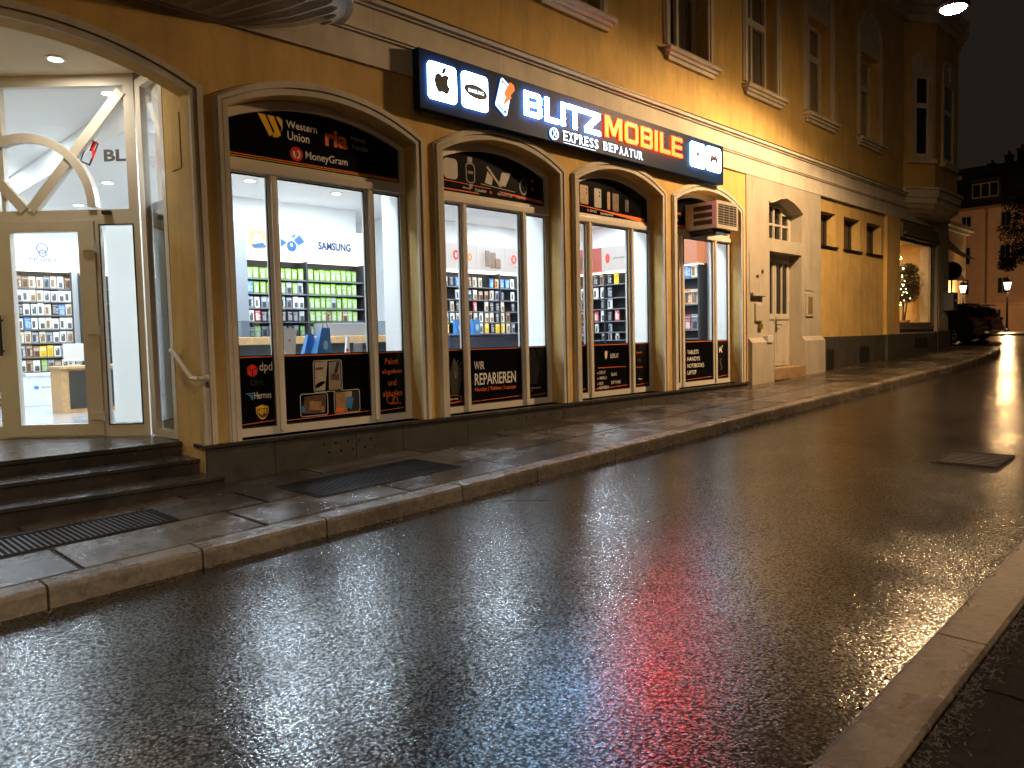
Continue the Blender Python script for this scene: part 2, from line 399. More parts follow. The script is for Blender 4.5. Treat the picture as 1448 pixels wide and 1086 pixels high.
while jx[-1]<XC-.5: jx.append(jx[-1]+random.Random(len(jx)).uniform(.95,1.25))
jx[-1]=XC
stones=[((a,-1.97),(b,-1.97)) for a,b in zip(jx[:-1],jx[1:])]
cor=[(XC,-1.97),(20.5,-1.88),(22.5,-1.72),(24.5,-1.50),(25.8,-1.25),(26.6,-.9),(26.9,-.4),(26.85,.6),(26.8,2.2),(26.8,3.4),(26.8,5),(26.8,8),(26.8,14)]
stones+=list(zip(cor[:-1],cor[1:]))
kerbrun('kerb',None,.19,1,KERB,stones)
js=[-1.5,.2,1.9,3.32,5.15,6.9,8.6,10.3,12,14,16,18,20,23,26,30,34,38]
kerbrun('opposite_kerb',None,.20,-1,OKERB,[((a,-5.69),(b,-5.69)) for a,b in zip(js[:-1],js[1:])],top=.275)
# opposite pavement (camera side)
sheet('opposite_pavement',XS[1:8],[-14,-5.90],lambda x,y:.262+gz(x),RPAV)
# cracks on it
rnd=random.Random(11); B=MB()
def crack(B,p,ang,L,w,z,rnd):
    pts=[Vector(p)]
    a=ang
    for i in range(int(L/.07)):
        a+=rnd.uniform(-.5,.5); a=a*.8+ang*.2; pts.append(pts[-1]+Vector((math.cos(a),math.sin(a)))*.07)
    V=[];F=[]
    for i,q in enumerate(pts):
        d=(pts[min(i+1,len(pts)-1)]-pts[max(i-1,0)]).normalized(); nn=Vector((-d.y,d.x))*w*rnd.uniform(.5,1.2)*.5
        V+=[(q.x+nn.x,q.y+nn.y,z+gz(q.x)),(q.x-nn.x,q.y-nn.y,z+gz(q.x))]
    for i in range(len(pts)-1): F.append((2*i,2*i+1,2*i+3,2*i+2))
    B.add(V,F)
CR=mat('crack_dark',(.006,.005,.005),.9,spec=0)
for i in range(5):
    crack(B,(2.2+i*.75,-5.95),-1.3+rnd.uniform(-.5,.5),1.2,.012,.264,rnd)
    crack(B,(2.0+i*.7,-6.2-rnd.random()*.5),rnd.uniform(-.3,.3),1.0,.010,.2645,rnd)
tag(B.build('opposite_pavement_cracks',CR,fix=False),kind='structure')
B=MB(); rnd=random.Random(5)
crack(B,(4.08,-2.0),-1.45,.75,.016,RZ+.003,rnd); crack(B,(1.0,-4.12),.01,1.5,.004,RZ+.003,rnd)
tag(B.build('road_cracks',mat('road_crack_dark',(.010,.009,.008),.5,spec=.2),fix=False),kind='structure')
# weeds and moss along the camera-side kerb
B=MB(); rnd=random.Random(21)
for i in range(3500):
    t=rnd.random()**1.3; xx=1.6+t*9; yy=-5.905-abs(rnd.gauss(0,.04)); zz=.262+gz(xx)
    cl=.5+.5*math.sin(xx*7.3)*math.sin(xx*2.1+1)
    if rnd.random()>cl+.25: continue
    a=rnd.uniform(0,2*PI); l=rnd.uniform(.008,.028); w=.004; hh=rnd.uniform(.002,.012)
    ca,sa=math.cos(a),math.sin(a)
    B.add([(xx-sa*w,yy+ca*w,zz),(xx+sa*w,yy-ca*w,zz),(xx+ca*l,yy+sa*l,zz+hh)],[(0,1,2)])
tag(B.build('weeds',mat('weed_leaf',(.018,.013,.007),.8,var=.4,vscale=30),fix=False),label='tufts of weed and dead leaves along the near kerb',kind='stuff')
B=MB(); rnd=random.Random(77)
for i in range(900):
    xx=.3+rnd.random()**1.2*18
    q=rnd.random()
    if q<.55: yy=-1.985-abs(rnd.gauss(0,.05)); z0=RZ+.004
    elif q<.8: yy=-5.66+abs(rnd.gauss(0,.06)); z0=RZ+.004
    else: yy=rnd.uniform(-1.7,-.05); z0=PZ+.004
    a=rnd.uniform(0,2*PI); l=rnd.uniform(.006,.022); w=l*rnd.uniform(.25,.5); zz=z0+gz(xx); ca,sa=math.cos(a),math.sin(a); h_=rnd.uniform(.001,.008)
    B.add([(xx-ca*l,yy-sa*l,zz),(xx+sa*w,yy-ca*w,zz+h_),(xx+ca*l,yy+sa*l,zz+.001),(xx-sa*w,yy+ca*w,zz+h_*.4)],[(0,1,2,3)])
tag(B.build('leaf_litter',mat('wet_dead_leaf',(.14,.075,.03),.45,var=.5,vscale=40),fix=False),label='small wet dead leaves and grit scattered along gutter and pavement',kind='stuff')
# far pavement beyond the crossing
tag(MB().box(49.5,140,-60,80,.9,1.255).build('far_pavement',PAVE2),kind='structure')
tag(MB().box(45.2,140,3.9,80,.9,1.25).build('far_side_pavement',PAVE2),kind='structure')

# ================================================================== MAIN BUILDING
bld=thing('corner_house','yellow stucco corner house with cream arched shop windows and moulded band course','building',(12,0,.7))
WIN=[(3.135,5.25),(5.63,7.64),(8.02,10.04),(10.44,12.52)]
ZB=.73; ZS=3.745; ZA=3.99
def opening(x0,x1,zb=ZB,zs=ZS,za=ZA,n=18): 
    return [(x0,zb),(x1,zb)]+arc(x0,x1,zs,za,n)[::-1]
ENT=(.42,2.80)
ent_open=[(ENT[0],-.1),(ENT[1],-.1)]+arc(ENT[0],ENT[1],3.79,4.04,24)[::-1]
# lower wall, yellow part (z .73..4.45)
outer=[(-4,-.1),(12.74,-.1),(12.74,4.45),(-4,4.45)]
B=MB().xz(outer,0,.20,holes=[opening(*w) for w in WIN]+[ent_open])
B.build('wall',Y_,bld)
# inner wall leaf (white inside), with square openings
B=MB().xz([(5.2-2.2,.3),(12.74,.3),(12.74,4.45),(3.0,4.45)],.27,.58,holes=[rect(a+.04,b-.04,.76,3.42) for a,b in WIN])
B.build('inner_wall',WH,bld)
# plinth slabs
px=[2.80,3.45,4.35,4.95,5.9,6.8,7.6,8.5,9.4,10.3,11.2,12.0,12.74]
B=MB()
for a,b in zip(px[:-1],px[1:]): B.bbox(a+.003,b-.003,-.035,.02,0,ZB-.035,.004)
for cxx,n_ in ((4.72,5),(7.35,3),(8.15,3)):
    pass
B.build('plinth',PL,bld)
MB().bbox(2.78,12.76,-.06,.2,ZB-.035,ZB,.006).build('plinth_cap',STONEW,bld)
# vent holes in the plinth (drilled dots)
HB=mat('hole_black',(.002,.002,.002),1)
for cx0,n_,rows in ((3.97,5,2),(6.75,3,1),(7.35,3,1)):
    for r_ in range(rows):
        for i in range(n_):
            X=cx0+i*.14+(.06 if r_ else 0); Z=.60-r_*.085
            MB().cyl((X,-.0358,Z),(X,-.034,Z),.013,n=10).build('vent_hole',HB,bld)
# arch trims
def trim(x0,x1,zb,zs,za,w,steps,name='arch_trim'):
    B=MB()
    for (a,b,d) in steps:       # a,b offsets outward from the opening, d protrusion
        def line(off):
            return [(x0-off,zb)]+arc(x0-off,x1+off,zs+off*.5,za+off*1.15,20)+[(x1+off,zb)]
        B.band(line(b),line(a),-d,0.0)
    return B.build(name,TR,bld)
ST_=[(0,.045,.034),(.045,.058,.018),(.058,.095,.045),(.095,.115,.026)]
for a,b in WIN: trim(a,b,ZB,ZS,ZA,.115,ST_)
trim(ENT[0],ENT[1],.70,3.79,4.04,.12,ST_)
# entrance vestibule ---------------------------------------------------
B=MB().box(2.80,2.96,.2,.56,.3,4.3); B.build('vestibule_reveal',Y_,bld)
B=MB().xy([(-.2,.2),(2.80,.2),(2.80,1.26),(.4,3.66),(-.2,3.66)],4.262,4.32); B.build('vestibule_ceiling',mat('warm_white_plaster',(.66,.56,.42),.8,var=.05),bld)
B=MB().box(.22,.42,.2,4.0,.3,4.3); B.build('vestibule_wall',Y_,bld)
# entrance floor slab + steps
B=MB().xy([(.42,.50),(2.80,.50),(2.80,1.30),(.42,3.68)],.30,.7235); B.build('entrance_floor',STONEW,bld)
for nm,y0,y1,zt,xr in (('step',.12,.52,.60,2.80),('step',-.24,.14,.475,2.86)):
    B=MB().bbox(.2,xr,y0-.02,y1,zt-.035,zt,.008).box(.2,xr-.003,y0,y1,.2,zt-.035)
    B.build(nm,STONEW,bld)
MB().bbox(.42,2.799,.475,.6,.685,.7265,.008).build('step_nosing',STONEW,bld)
# ---- floor and steps done; cornice band
B=MB()
B.box(-4,25.12,-.03,0.2,4.45,4.735); B.box(-4,25.14,-.055,.2,4.735,4.76); B.box(-4,25.15,-.075,.2,4.76,4.79)
B.box(-4,25.12,-.045,.2,4.79,5.02); B.box(-4,25.16,-.075,.2,5.02,5.05); B.box(-4,25.2,-.115,.2,5.05,5.095)
B.build('band_course',TR,bld)
MB().box(-4,25.22,-.125,.05,5.095,5.108).build('band_flashing',DKM,bld)
# upper wall
UW=[(7.42,8.56),(10.31,11.45),(12.81,13.97),(15.33,16.52),(18.18,19.42)]
B=MB().xz([(-4,5.0),(21.3,5.0),(21.3,14),(-4,14)],.0,.42,holes=[rect(a,b,6.07,7.98) for a,b in UW]+[rect(4.5,5.64,6.07,7.98)])
B.build('upper_wall',Y_,bld)
MB().box(-4,24.9,.45,6,4.46,14).build('core_wall',mat('dark_core',(.02,.02,.02),.9),bld)
B=MB().box(-4,21.6,-.10,.0,9.45,9.6).box(-4,21.6,-.2,.0,9.6,9.75).box(-4,21.7,-.32,0,9.75,9.9); B.build('upper_cornice',TR,bld)
CU=mat('grey_net_curtain',(.22,.20,.18),.9,var=.15,vscale=5)
for a,b in UW:
    B=MB()
    zb=6.07
    for (p,q,d) in ((0,.05,.03),(.05,.13,.05),(.13,.16,.03)):
        o=[(a-q,zb)]+[(a-q,8.25)]+arc(a-q+.001,b+q-.001,8.26,8.85+q,14)+[(b+q,8.25),(b+q,zb)]
        i_=[(a-p,zb)]+[(a-p,8.25)]+arc(a-p+.001,b+p-.001,8.26,8.85+p,14)+[(b+p,8.25),(b+p,zb)]
        B.band(o,i_,-d,0)
    # blind panel over the window with a small cartouche
    B.xz([(a,7.98),(b,7.98),(b,8.25)]+arc(a+.001,b-.001,8.26,8.85,14)[::-1]+[(a,8.25)],-.012,0)
    B.ell(((a+b)/2,-.02,8.42),.13,.03,.19); B.ell(((a+b)/2-.17,-.02,8.36),.06,.02,.08); B.ell(((a+b)/2+.17,-.02,8.36),.06,.02,.08)
    B.build('window_surround',TR,bld)
    B=MB().bbox(a-.18,b+.24,-.15,.05,5.95,6.0,.01).box(a-.13,b+.18,-.10,0,5.90,5.95).box(a-.10,b+.15,-.06,0,5.84,5.90)
    B.box(a-.19,b+.25,-.16,.22,6.0,6.012)
    B.build('window_sill',TR,bld)
    w=MB()
    fw_=.06
    w.xz(rect(a,b,6.012,7.98),.20,.26,holes=[rect(a+fw_,(a+b)/2-.035,6.07,7.27),rect((a+b)/2+.035,b-fw_,6.07,7.27),rect(a+fw_,(a+b)/2-.035,7.39,7.92),rect((a+b)/2+.035,b-fw_,7.39,7.92)])
    wo=w.build('window',FR,bld)
    # pane with hanging curtain folds right behind
    MB().xz(rect(a+fw_-.01,b-fw_+.01,6.05,7.94),.235,.24).build('pane',GL,wo)
    for c0,c1 in ((a+.05,a+.05+(b-a)*.38),(b-.05-(b-a)*.40,b-.05)):
        n_=22; V=[]
        for k_ in range(n_+1):
            X=c0+(c1-c0)*k_/n_; yy=.31+.022*math.sin(k_*1.75)+.008*math.sin(k_*.9)
            V+=[(X,yy,6.08),(X,yy,7.93)]
        MB().add(V,[(2*k_,2*k_+2,2*k_+3,2*k_+1) for k_ in range(n_)]).build('curtain',CU,wo,fix=False)

# ---------------- shop windows
ox=-.0
MUL=[[(3.60,3.70),(4.71,4.82)],[(6.06,6.16),(7.07,7.20)],[(8.42,8.56),(9.43,9.57)],[(10.84,10.99),(11.92,12.04)]]
def shop_window(i):
    a,b=WIN[i]; m1,m2=MUL[i]
    A0,B0=a+.02,b+.02
    y0,y1=.185,.25
    fr=[(A0+.0,.735),(B0-.0,.735)]+arc(A0,B0,3.75,3.985,18)[::-1]
    fi=.085
    panes=[(A0+fi,m1[0]),(m1[1],m2[0]),(m2[1],B0-fi-.015)]
    top=[(A0+fi,3.345),(B0-fi,3.345)]+arc(A0+fi,B0-fi,3.70,3.90,16)[::-1]
    B=MB().xz(fr,y0,y1,holes=[rect(p,q,.81,3.205) for p,q in panes]+[top])
    f=B.build('shop_window',FR,bld)
    # raised mullion cover strips and transom bead
    B=MB()
    for m_ in (m1,m2): B.bbox((m_[0]+m_[1])/2-.024,(m_[0]+m_[1])/2+.024,y0-.03,y0+.001,.76,3.22,.006)
    B.bbox(A0+.03,B0-.03,y0-.028,y0+.001,3.225,3.30,.008)
    B.build('glazing_bar',FR,f)
    # rubber gaskets dark line around panes
    B=MB()
    for p,q in panes:
        o=rect(p-.001,q+.001,.809,3.206); ii=rect(p+.012,q-.012,.822,3.193)
        B.band(o,ii,y0+.012,y0+.03,closed=True)
    B.build('gasket',TXK,f)
    B=MB()
    for p,q in panes: B.xz(rect(p-.004,q+.004,.80,3.21),.222,.228)
    B.build('glass_pane',GL,f)
    B=MB()
    for p,q in panes: B.xz(rect(p+.012,q-.012,.822,1.50),.214,.2185)
    B.build('lower_foil',BK,f)
    MB().xz(top,.214,.2185).build('upper_foil',BK,f)
    # orange lines
    for p,q in panes:
        MB().xz(rect(p+.012,q-.012,1.480,1.490),.2125,.2135).build('orange_line',TXO,f); MB().xz([(p+.012,.845),(q-.012,.86),(q-.012,.868),(p+.012,.850)],.2125,.2135).build('orange_line',TXO,f)
    return f,panes
SW=[shop_window(i) for i in range(4)]
YF=.2120
# W1 top foil
f=SW[0][0]; T=lambda *k,**kk: text(*k,y=YF,**kk)
MB().xz([(3.24,3.385),(5.17,3.375),(5.17,3.392),(3.24,3.395)],.2125,.2135).build('orange_line',TXO,f)
MB().xz(rect(3.24,5.17,3.365,3.372),.2125,.2135).build('orange_line',TXY,f)
# yellow slanted double-bar mark
B=MB()
B.xz([(3.545,3.80),(3.62,3.80),(3.70,3.63),(3.66,3.60)],YF-.001,YF); B.xz([(3.64,3.80),(3.71,3.80),(3.78,3.63),(3.74,3.60)],YF-.001,YF)
B.xz([(3.73,3.80),(3.77,3.80),(3.80,3.775),(3.80,3.70),(3.775,3.65),(3.79,3.70)],YF-.001,YF)
B.xz([(3.715,3.655),(3.73,3.60),(3.70,3.60),(3.69,3.61)],YF-.001,YF)
B.build('logo_mark',TXY,f)
T('Western',3.84,3.715,.34,.075,TXW,f,bold=.01); T('Union',3.85,3.60,.24,.085,TXW,f,bold=.01)
T('ria',4.27,3.61,.27,.17,TXO,f,bold=.035); T('Money',4.58,3.70,.19,.062,TXG if 0 else mat('foil_dim_ink',(.35,.33,.31),.5),f); T('Transfer',4.58,3.625,.22,.055,MATS['foil_dim_ink'],f)
B=MB().xz(circ(3.94,3.475,.07),YF-.001,YF); B.build('logo_mark',TXR,f)
B=MB().xz([(3.90,3.50),(3.92,3.50),(3.925,3.46),(3.94,3.445),(3.93,3.43),(3.905,3.45)],YF-.002,YF-.001).xz([(3.945,3.44),(3.965,3.46),(3.965,3.49),(3.945,3.505),(3.96,3.515),(3.98,3.495),(3.98,3.455),(3.955,3.425)],YF-.002,YF-.001); B.build('logo_mark',TXW,f)
T('MoneyGram',4.04,3.42,.49,.10,TXW,f,bold=.012)
# W1 lower left
T('dpd',3.455,1.325,.13,.11,TXW,f)
sz=lambda L,dz:[(p[0],p[1]+dz) for p in L]
B=MB().xz(sz([(3.33,1.33),(3.38,1.36),(3.43,1.33),(3.38,1.30)],.06),YF-.001,YF).xz(sz([(3.33,1.325),(3.375,1.297),(3.375,1.235),(3.33,1.265)],.06),YF-.001,YF).xz(sz([(3.43,1.325),(3.385,1.297),(3.385,1.235),(3.43,1.265)],.06),YF-.001,YF); B.build('logo_mark',TXR,f)
T('DHL',3.36,1.215,.15,.05,mat('foil_faint_ink',(.02,.02,.025),.5),f)
T('Hermes',3.39,1.085,.175,.065,TXW,f)
B=MB().xz(sz([(3.30,1.035),(3.39,1.035),(3.38,1.022),(3.315,1.022)],.11),YF-.001,YF).xz(sz([(3.325,1.017),(3.38,1.017),(3.375,.965),(3.355,.975),(3.35,1.0)],.11),YF-.001,YF); B.build('logo_mark',TXB,f)
sh=lambda s_:[(3.465-.065*s_,.93),(3.465,.93+.02*s_),(3.465+.065*s_,.93),(3.465+.062*s_,.87),(3.465+.03*s_,.83-.01*s_),(3.465,.825-.02*s_),(3.465-.03*s_,.83-.01*s_),(3.465-.062*s_,.87)]
MB().xz([(x_,z_+.075) for x_,z_ in sh(1)],YF-.001,YF).build('logo_mark',TXY,f)
MB().xz(sz([(3.41,.94),(3.52,.94),(3.52,.895),(3.50,.865),(3.465,.845),(3.43,.865),(3.41,.895)],.05),YF-.002,YF-.001).build('logo_mark',BRN,f)
text('ups',3.42,.922,.09,.06,TXY,f,y=YF-.0025,bold=.03)
# W1 lower middle: three framed photographs
def photo(x0,x1,z0,z1,shapes):
    MB().xz(rrect(x0,x1,z0,z1,.03),YF-.001,YF,holes=[rrect(x0+.009,x1-.009,z0+.009,z1-.009,.022)]).build('picture_frame',mat('foil_silver_line',(.5,.5,.5),.5),f)
    for poly,mm in shapes: MB().xz(poly,YF-.0018,YF-.0008).build('picture',mm,f)
GP=mat('foil_photo_grey',(.30,.28,.26),.5,var=.3,vscale=20); LP=mat('foil_photo_pale',(.50,.44,.36),.5,var=.2,vscale=14)
photo(4.03,4.37,1.10,1.43,[([(4.05,1.12),(4.16,1.12),(4.20,1.42),(4.05,1.41)],LP),([(4.205,1.12),(4.35,1.12),(4.35,1.41),(4.215,1.41)],GP),([(4.06,1.14),(4.12,1.17),(4.17,1.20),(4.14,1.215),(4.08,1.20),(4.05,1.17)],TAN)])
for poly,mm in [([(4.23,1.22),(4.33,1.21),(4.33,1.28),(4.24,1.29)],BRN),([(4.23,1.13),(4.32,1.14),(4.31,1.20),(4.25,1.20)],TAN),([(4.06,1.33),(4.15,1.335),(4.15,1.36),(4.06,1.355)],BRN),([(4.27,1.29),(4.31,1.29),(4.34,1.40),(4.31,1.41)],TXK)]:
    MB().xz(poly,YF-.0026,YF-.0018).build('picture',mm,f)
photo(3.87,4.19,.845+.02,1.10,[])
for poly,mm,dd in [([(3.89,.90),(4.15,.885),(4.17,1.08),(3.92,1.07)],BRN,.0018),([(3.97,.93),(4.10,.92),(4.11,1.01),(3.98,1.02)],TAN,.0026),([(3.885,.92),(3.92,.91),(3.92,.97),(3.885,.98)],TXB,.0026),([(4.10,.90),(4.14,.90),(4.145,.96),(4.11,.96)],TAN,.0026)]:
    MB().xz(poly,YF-dd,YF-dd+.001).build('picture',mm,f)
photo(4.26,4.58,.865,1.11,[])
for poly,mm,dd in [([(4.28,.88),(4.42,.88),(4.42,1.09),(4.28,1.09)],TAN,.0018),([(4.43,.88),(4.56,.88),(4.56,1.09),(4.43,1.09)],TXK,.0018),([(4.40,.93),(4.47,.90),(4.50,1.02),(4.41,1.03)],TXB,.0026),([(4.40,1.03),(4.48,1.03),(4.48,1.09),(4.40,1.09)],LP,.0026),([(4.28,.88),(4.38,.88),(4.37,.92),(4.28,.93)],TXO,.0026)]:
    MB().xz(poly,YF-dd,YF-dd+.001).build('picture',mm,f)
# W1 lower right
for k_,(s_,w_) in enumerate((('Paket',.18),('abgeben',.27),('und',.11),('abholen',.26))):
    T(s_,5.01-w_/2,1.355-k_*.118,w_,.065,TXO,f,bold=.01)
B=MB().xz(circ(4.98,.965,.055,.05,14),YF-.001,YF,holes=[circ(4.98,.965,.047,.042,14)]).xz(circ(5.04,.955,.04,.04,14),YF-.0022,YF-.0012,holes=[circ(5.04,.955,.033,.033,14)]); B.build('logo_mark',TXO,f)
T('Paketshop',4.98,.90,.14,.03,TXO,f)
# W2 top foil: accessories picture
f=SW[1][0]
SIL=mat('picture_pale_grey',(.42,.40,.37),.5,var=.1,vscale=8)
MB().xz(rrect(5.84,6.06,3.50,3.74,.055),YF-.001,YF).build('picture',SIL,f)
MB().xz(rrect(6.19,6.34,3.49,3.73,.05),YF-.001,YF,holes=[rrect(6.205,6.325,3.505,3.715,.04)]).xz(rect(6.225,6.30,3.735,3.80),YF-.001,YF).build('picture',mat('picture_dim_grey',(.13,.12,.12),.4),f)
MB().xz([(6.235,3.48),(6.30,3.48),(6.29,3.43),(6.25,3.43)],YF-.001,YF).build('picture',TAN,f)
text('10:09',6.225,3.60,.08,.035,TXW,f,y=YF-.001)
MB().xz([(6.50,3.525),(6.62,3.51),(6.64,3.60),(6.55,3.67)],YF-.001,YF).xz([(6.74,3.53),(6.86,3.52),(6.96,3.70),(6.80,3.69)],YF-.001,YF).build('picture',SIL,f)
MB().xz([(6.53,3.72),(6.56,3.73),(6.80,3.51),(6.76,3.50)],YF-.002,YF-.001).build('picture',TAN,f)
MB().xz([(6.43,3.50),(7.03,3.47),(7.03,3.478),(6.43,3.508)],YF-.001,YF).build('picture',MATS['foil_dim_ink'],f)
MB().xz(circ(7.19,3.56,.075,.11,16),YF-.001,YF,holes=[circ(7.19,3.56,.055,.085,16)]).xz(circ(7.36,3.66,.03,.03,10),YF-.001,YF).xz(circ(7.36,3.55,.03,.03,10),YF-.001,YF).build('picture',MATS['picture_dim_grey'],f)
MB().xz([(5.82,3.475),(6.6,3.46),(6.6,3.467),(5.82,3.483)],YF-.001,YF).xz([(6.75,3.44),(7.55,3.375),(7.55,3.42),(6.75,3.452)],YF-.001,YF).xz(rect(5.82,6.4,3.375,3.388),YF-.001,YF).build('orange_line',TXO,f)
T('Handy',6.14,3.405,.13,.035,TXW,f); T('Zubehör',6.33,3.405,.2,.035,TXW,f); T('REPARATUR',6.72,3.40,.26,.03,TXW,f); T('Laptop',7.05,3.395,.17,.035,TXW,f)
MB().xz(circ(6.60,3.42,.02,.02,10),YF-.001,YF).build('logo_mark',TXR,f)
T('WIR',6.245,1.235,.17,.10,TXW,f); T('REPARIEREN',6.25,1.045,.72,.145,TXW,f,bold=.012)
T('Handys | Tablets | Laptops',6.25,.955,.72,.06,TXO,f,bold=.004)
def vase(x0,z0,s_):
    return [(x0+a*s_,z0+b*s_) for a,b in ((0,0),(.17,0),(.24,.25),(.21,.42),(.13,.55),(.07,.62),(.02,.5),(-.03,.35),(-.03,.15))]
MB().xz(vase(7.24,1.00,.75),YF-.001,YF).build('picture',mat('picture_charcoal',(.05,.05,.052),.4,var=.5,vscale=10),f)
MB().xz(circ(7.30,1.38,.05,.09,14),YF-.001,YF,holes=[circ(7.30,1.38,.04,.078,14)]).build('picture',MATS['picture_dim_grey'],f)
T('Handykurse',7.28,.93,.16,.03,TXW,f); MB().xz(rect(7.265,7.275,.90,.965),YF-.001,YF).build('logo_mark',TXO,f)
MB().xz(vase(5.87,.96,.7),YF-.001,YF).build('picture',MATS['picture_charcoal'],f)
B=MB()
for k_ in range(5):
    a=.5+k_*.28; B.xz([(5.93,1.15),(5.935,1.155),(5.93+.22*math.cos(a)+.004,1.15+.22*math.sin(a)),(5.93+.22*math.cos(a),1.15+.22*math.sin(a)+.004)],YF-.002,YF-.001)
B.build('picture',MATS['foil_dim_ink'],f)
MB().xz(circ(5.90,.905,.13,.045,20),YF-.001,YF,holes=[circ(5.90,.905,.124,.04,20)]).build('logo_mark',TXO,f); T('Service',5.84,.89,.13,.03,TXW,f)
# W3 foils
f=SW[2][0]
for k_,(x0,w_,z0,h_,mm) in enumerate(((8.20,.06,3.49,.25,TXB),(8.34,.18,3.48,.26,TAN),(8.66,.16,3.46,.27,SIL),(8.96,.07,3.455,.26,TAN),(9.09,.15,3.45,.26,BRN),(9.40,.09,3.47,.18,MATS['picture_charcoal']))):
    MB().xz(rrect(x0,x0+w_,z0,z0+h_,.02),YF-.001,YF).build('picture',mm,f)
    if w_>.1:
        MB().xz(circ(x0+w_-.04,z0+h_-.05,.016,.016,10),YF-.002,YF-.001).xz(circ(x0+w_-.04,z0+h_-.10,.016,.016,10),YF-.002,YF-.001).build('picture',TXK,f)
MB().xz([(8.15,3.46),(8.9,3.42),(9.9,3.34),(9.9,3.41),(8.9,3.435),(8.15,3.468)],YF-.001,YF).build('orange_line',TXO,f)
T('SERVICE',8.55,3.385,.16,.03,TXW,f); T('REPARATUR',8.8,3.37,.30,.03,TXW,f); MB().xz(rect(8.49,8.53,3.385,3.42),YF-.002,YF-.001).build('logo_mark',TXR,f)
T('DISPLAY',8.98,1.285,.2,.065,TXW,f); MB().xz([(8.86,1.27),(8.90,1.30),(8.90,1.38),(8.86,1.40),(8.84,1.34)],YF-.001,YF).build('logo_mark',TXW,f); MB().xz([(8.885,1.40),(8.93,1.38),(8.90,1.34)],YF-.002,YF-.001).build('logo_mark',TXO,f)
MB().xz([(8.68,1.148),(9.36,1.143),(9.36,1.15),(8.68,1.157)],YF-.001,YF).build('orange_line',TXO,f)
for k_,(s_,w_,z0) in enumerate((('DISPLAY',.15,1.06),('AKKU',.17,.98),('BACK',.09,.90),('KAMERA',.22,.84))):
    T(s_,8.71,z0,w_,.045,TXW,f); MB().xz(rect(8.66,8.685,z0+.005,z0+.03),YF-.001,YF).build('logo_mark',TXO,f)
T('GLAS',8.99,1.02,.14,.045,TXW,f); T('SOFTWARE',8.99,.90,.23,.045,TXW,f)
T('Service',9.64,1.33,.15,.04,TXO,f); T('Akku',9.66,1.21,.1,.05,mat('foil_dark_orange',(.25,.06,.02),.5),f); T('Handy',9.64,1.10,.16,.035,TXO,f); T('Shop',9.68,.92,.1,.03,TXW,f)
# W4 foils
f=SW[3][0]
T('Shop',10.78,3.55,.17,.08,TXO,f); T('Service',10.76,3.47,.12,.03,TXW,f)
MB().xz([(10.66,3.38),(10.99,3.36),(11.5,3.35),(11.5,3.39),(10.66,3.41)],YF-.001,YF).build('orange_line',TXO,f)
for k_,(s_,w_) in enumerate((('TABLETS',.36),('HANDYS',.40),('NOTEBOOKS',.54),('LAPTOP',.28))):
    T(s_,11.10,1.275-k_*.115,w_,.07,TXW,f,bold=.01); MB().xz(rect(11.0,11.05,1.29-k_*.115,1.33-k_*.115),YF-.001,YF).build('logo_mark',TXR,f)
MB().xz([(12.15,1.34),(12.19,1.38),(12.23,1.34),(12.26,1.40),(12.28,1.40),(12.24,1.32),(12.27,1.28),(12.24,1.27),(12.21,1.31),(12.16,1.27)],YF-.001,YF).build('logo_mark',TXW,f)
MB().xz([(12.20,.98),(12.23,.96),(12.26,1.02),(12.22,1.08),(12.20,1.12),(12.25,1.16),(12.22,1.17),(12.17,1.12),(12.19,1.06),(12.23,1.02)],YF-.001,YF).build('logo_mark',TXG,f)

BLIND=bpy.data.materials.new('frosted_blind'); BLIND.use_nodes=True; _t=BLIND.node_tree; _t.nodes.remove(_t.nodes['Principled BSDF'])
_a=_n(_t,'ShaderNodeBsdfTranslucent'); _a.inputs[0].default_value=(.9,.9,.88,1); _b=_n(_t,'ShaderNodeBsdfDiffuse'); _b.inputs[0].default_value=(.8,.8,.78,1)
_s=_n(_t,'ShaderNodeMixShader'); _s.inputs[0].default_value=.35; _t.links.new(_a.outputs[0],_s.inputs[1]); _t.links.new(_b.outputs[0],_s.inputs[2]); _t.links.new(_s.outputs[0],_t.nodes['Material Output'].inputs[0])
# ---------------- entrance door set (plane x+y=4.06, facing the camera-side corner)
def DF(u,w,d): # u: distance from the right end, mirrored so that +u goes left; d>0 into the shop
    return (2.80-u*.70711+d*.70711, 1.26+u*.70711+d*.70711, w)
def DFT(u,w,d): # text frame: u measured rightwards
    return (2.80+u*.70711+d*.70711,1.26-u*.70711+d*.70711,w)
def dpoly(B,o,d0,d1,holes=()): return B.poly([(-p[0],p[1]) for p in o],[[(-p[0],p[1]) for p in h] for h in holes],DFT,d0,d1)
EL=2.95   # left end of the screen
B=MB()
dpoly(B,rect(0,EL,.722,4.26),0,.07,holes=[rect(.10,1.30+.0,2.965,4.155),rect(1.34,2.85,2.965,4.155),rect(.06,.40,.845,2.815),rect(.44,1.42,.72+.002,2.86)][:1]+[rect(.07,.40,.845,2.815),rect(.445,1.43,.735,2.855),rect(1.34,2.85,2.965,4.155),rect(1.47,2.85,.845,2.855)])
scr=B.build('entrance_screen',FRD,bld)
B=MB()
def strip(B,p,q,w_,d0,d1):
    p=Vector(p);q=Vector(q);d=(q-p).normalized();n_=Vector((-d.y,d.x))*w_/2
    dpoly(B,[tuple(p+n_),tuple(p-n_),tuple(q-n_),tuple(q+n_)],d0,d1)
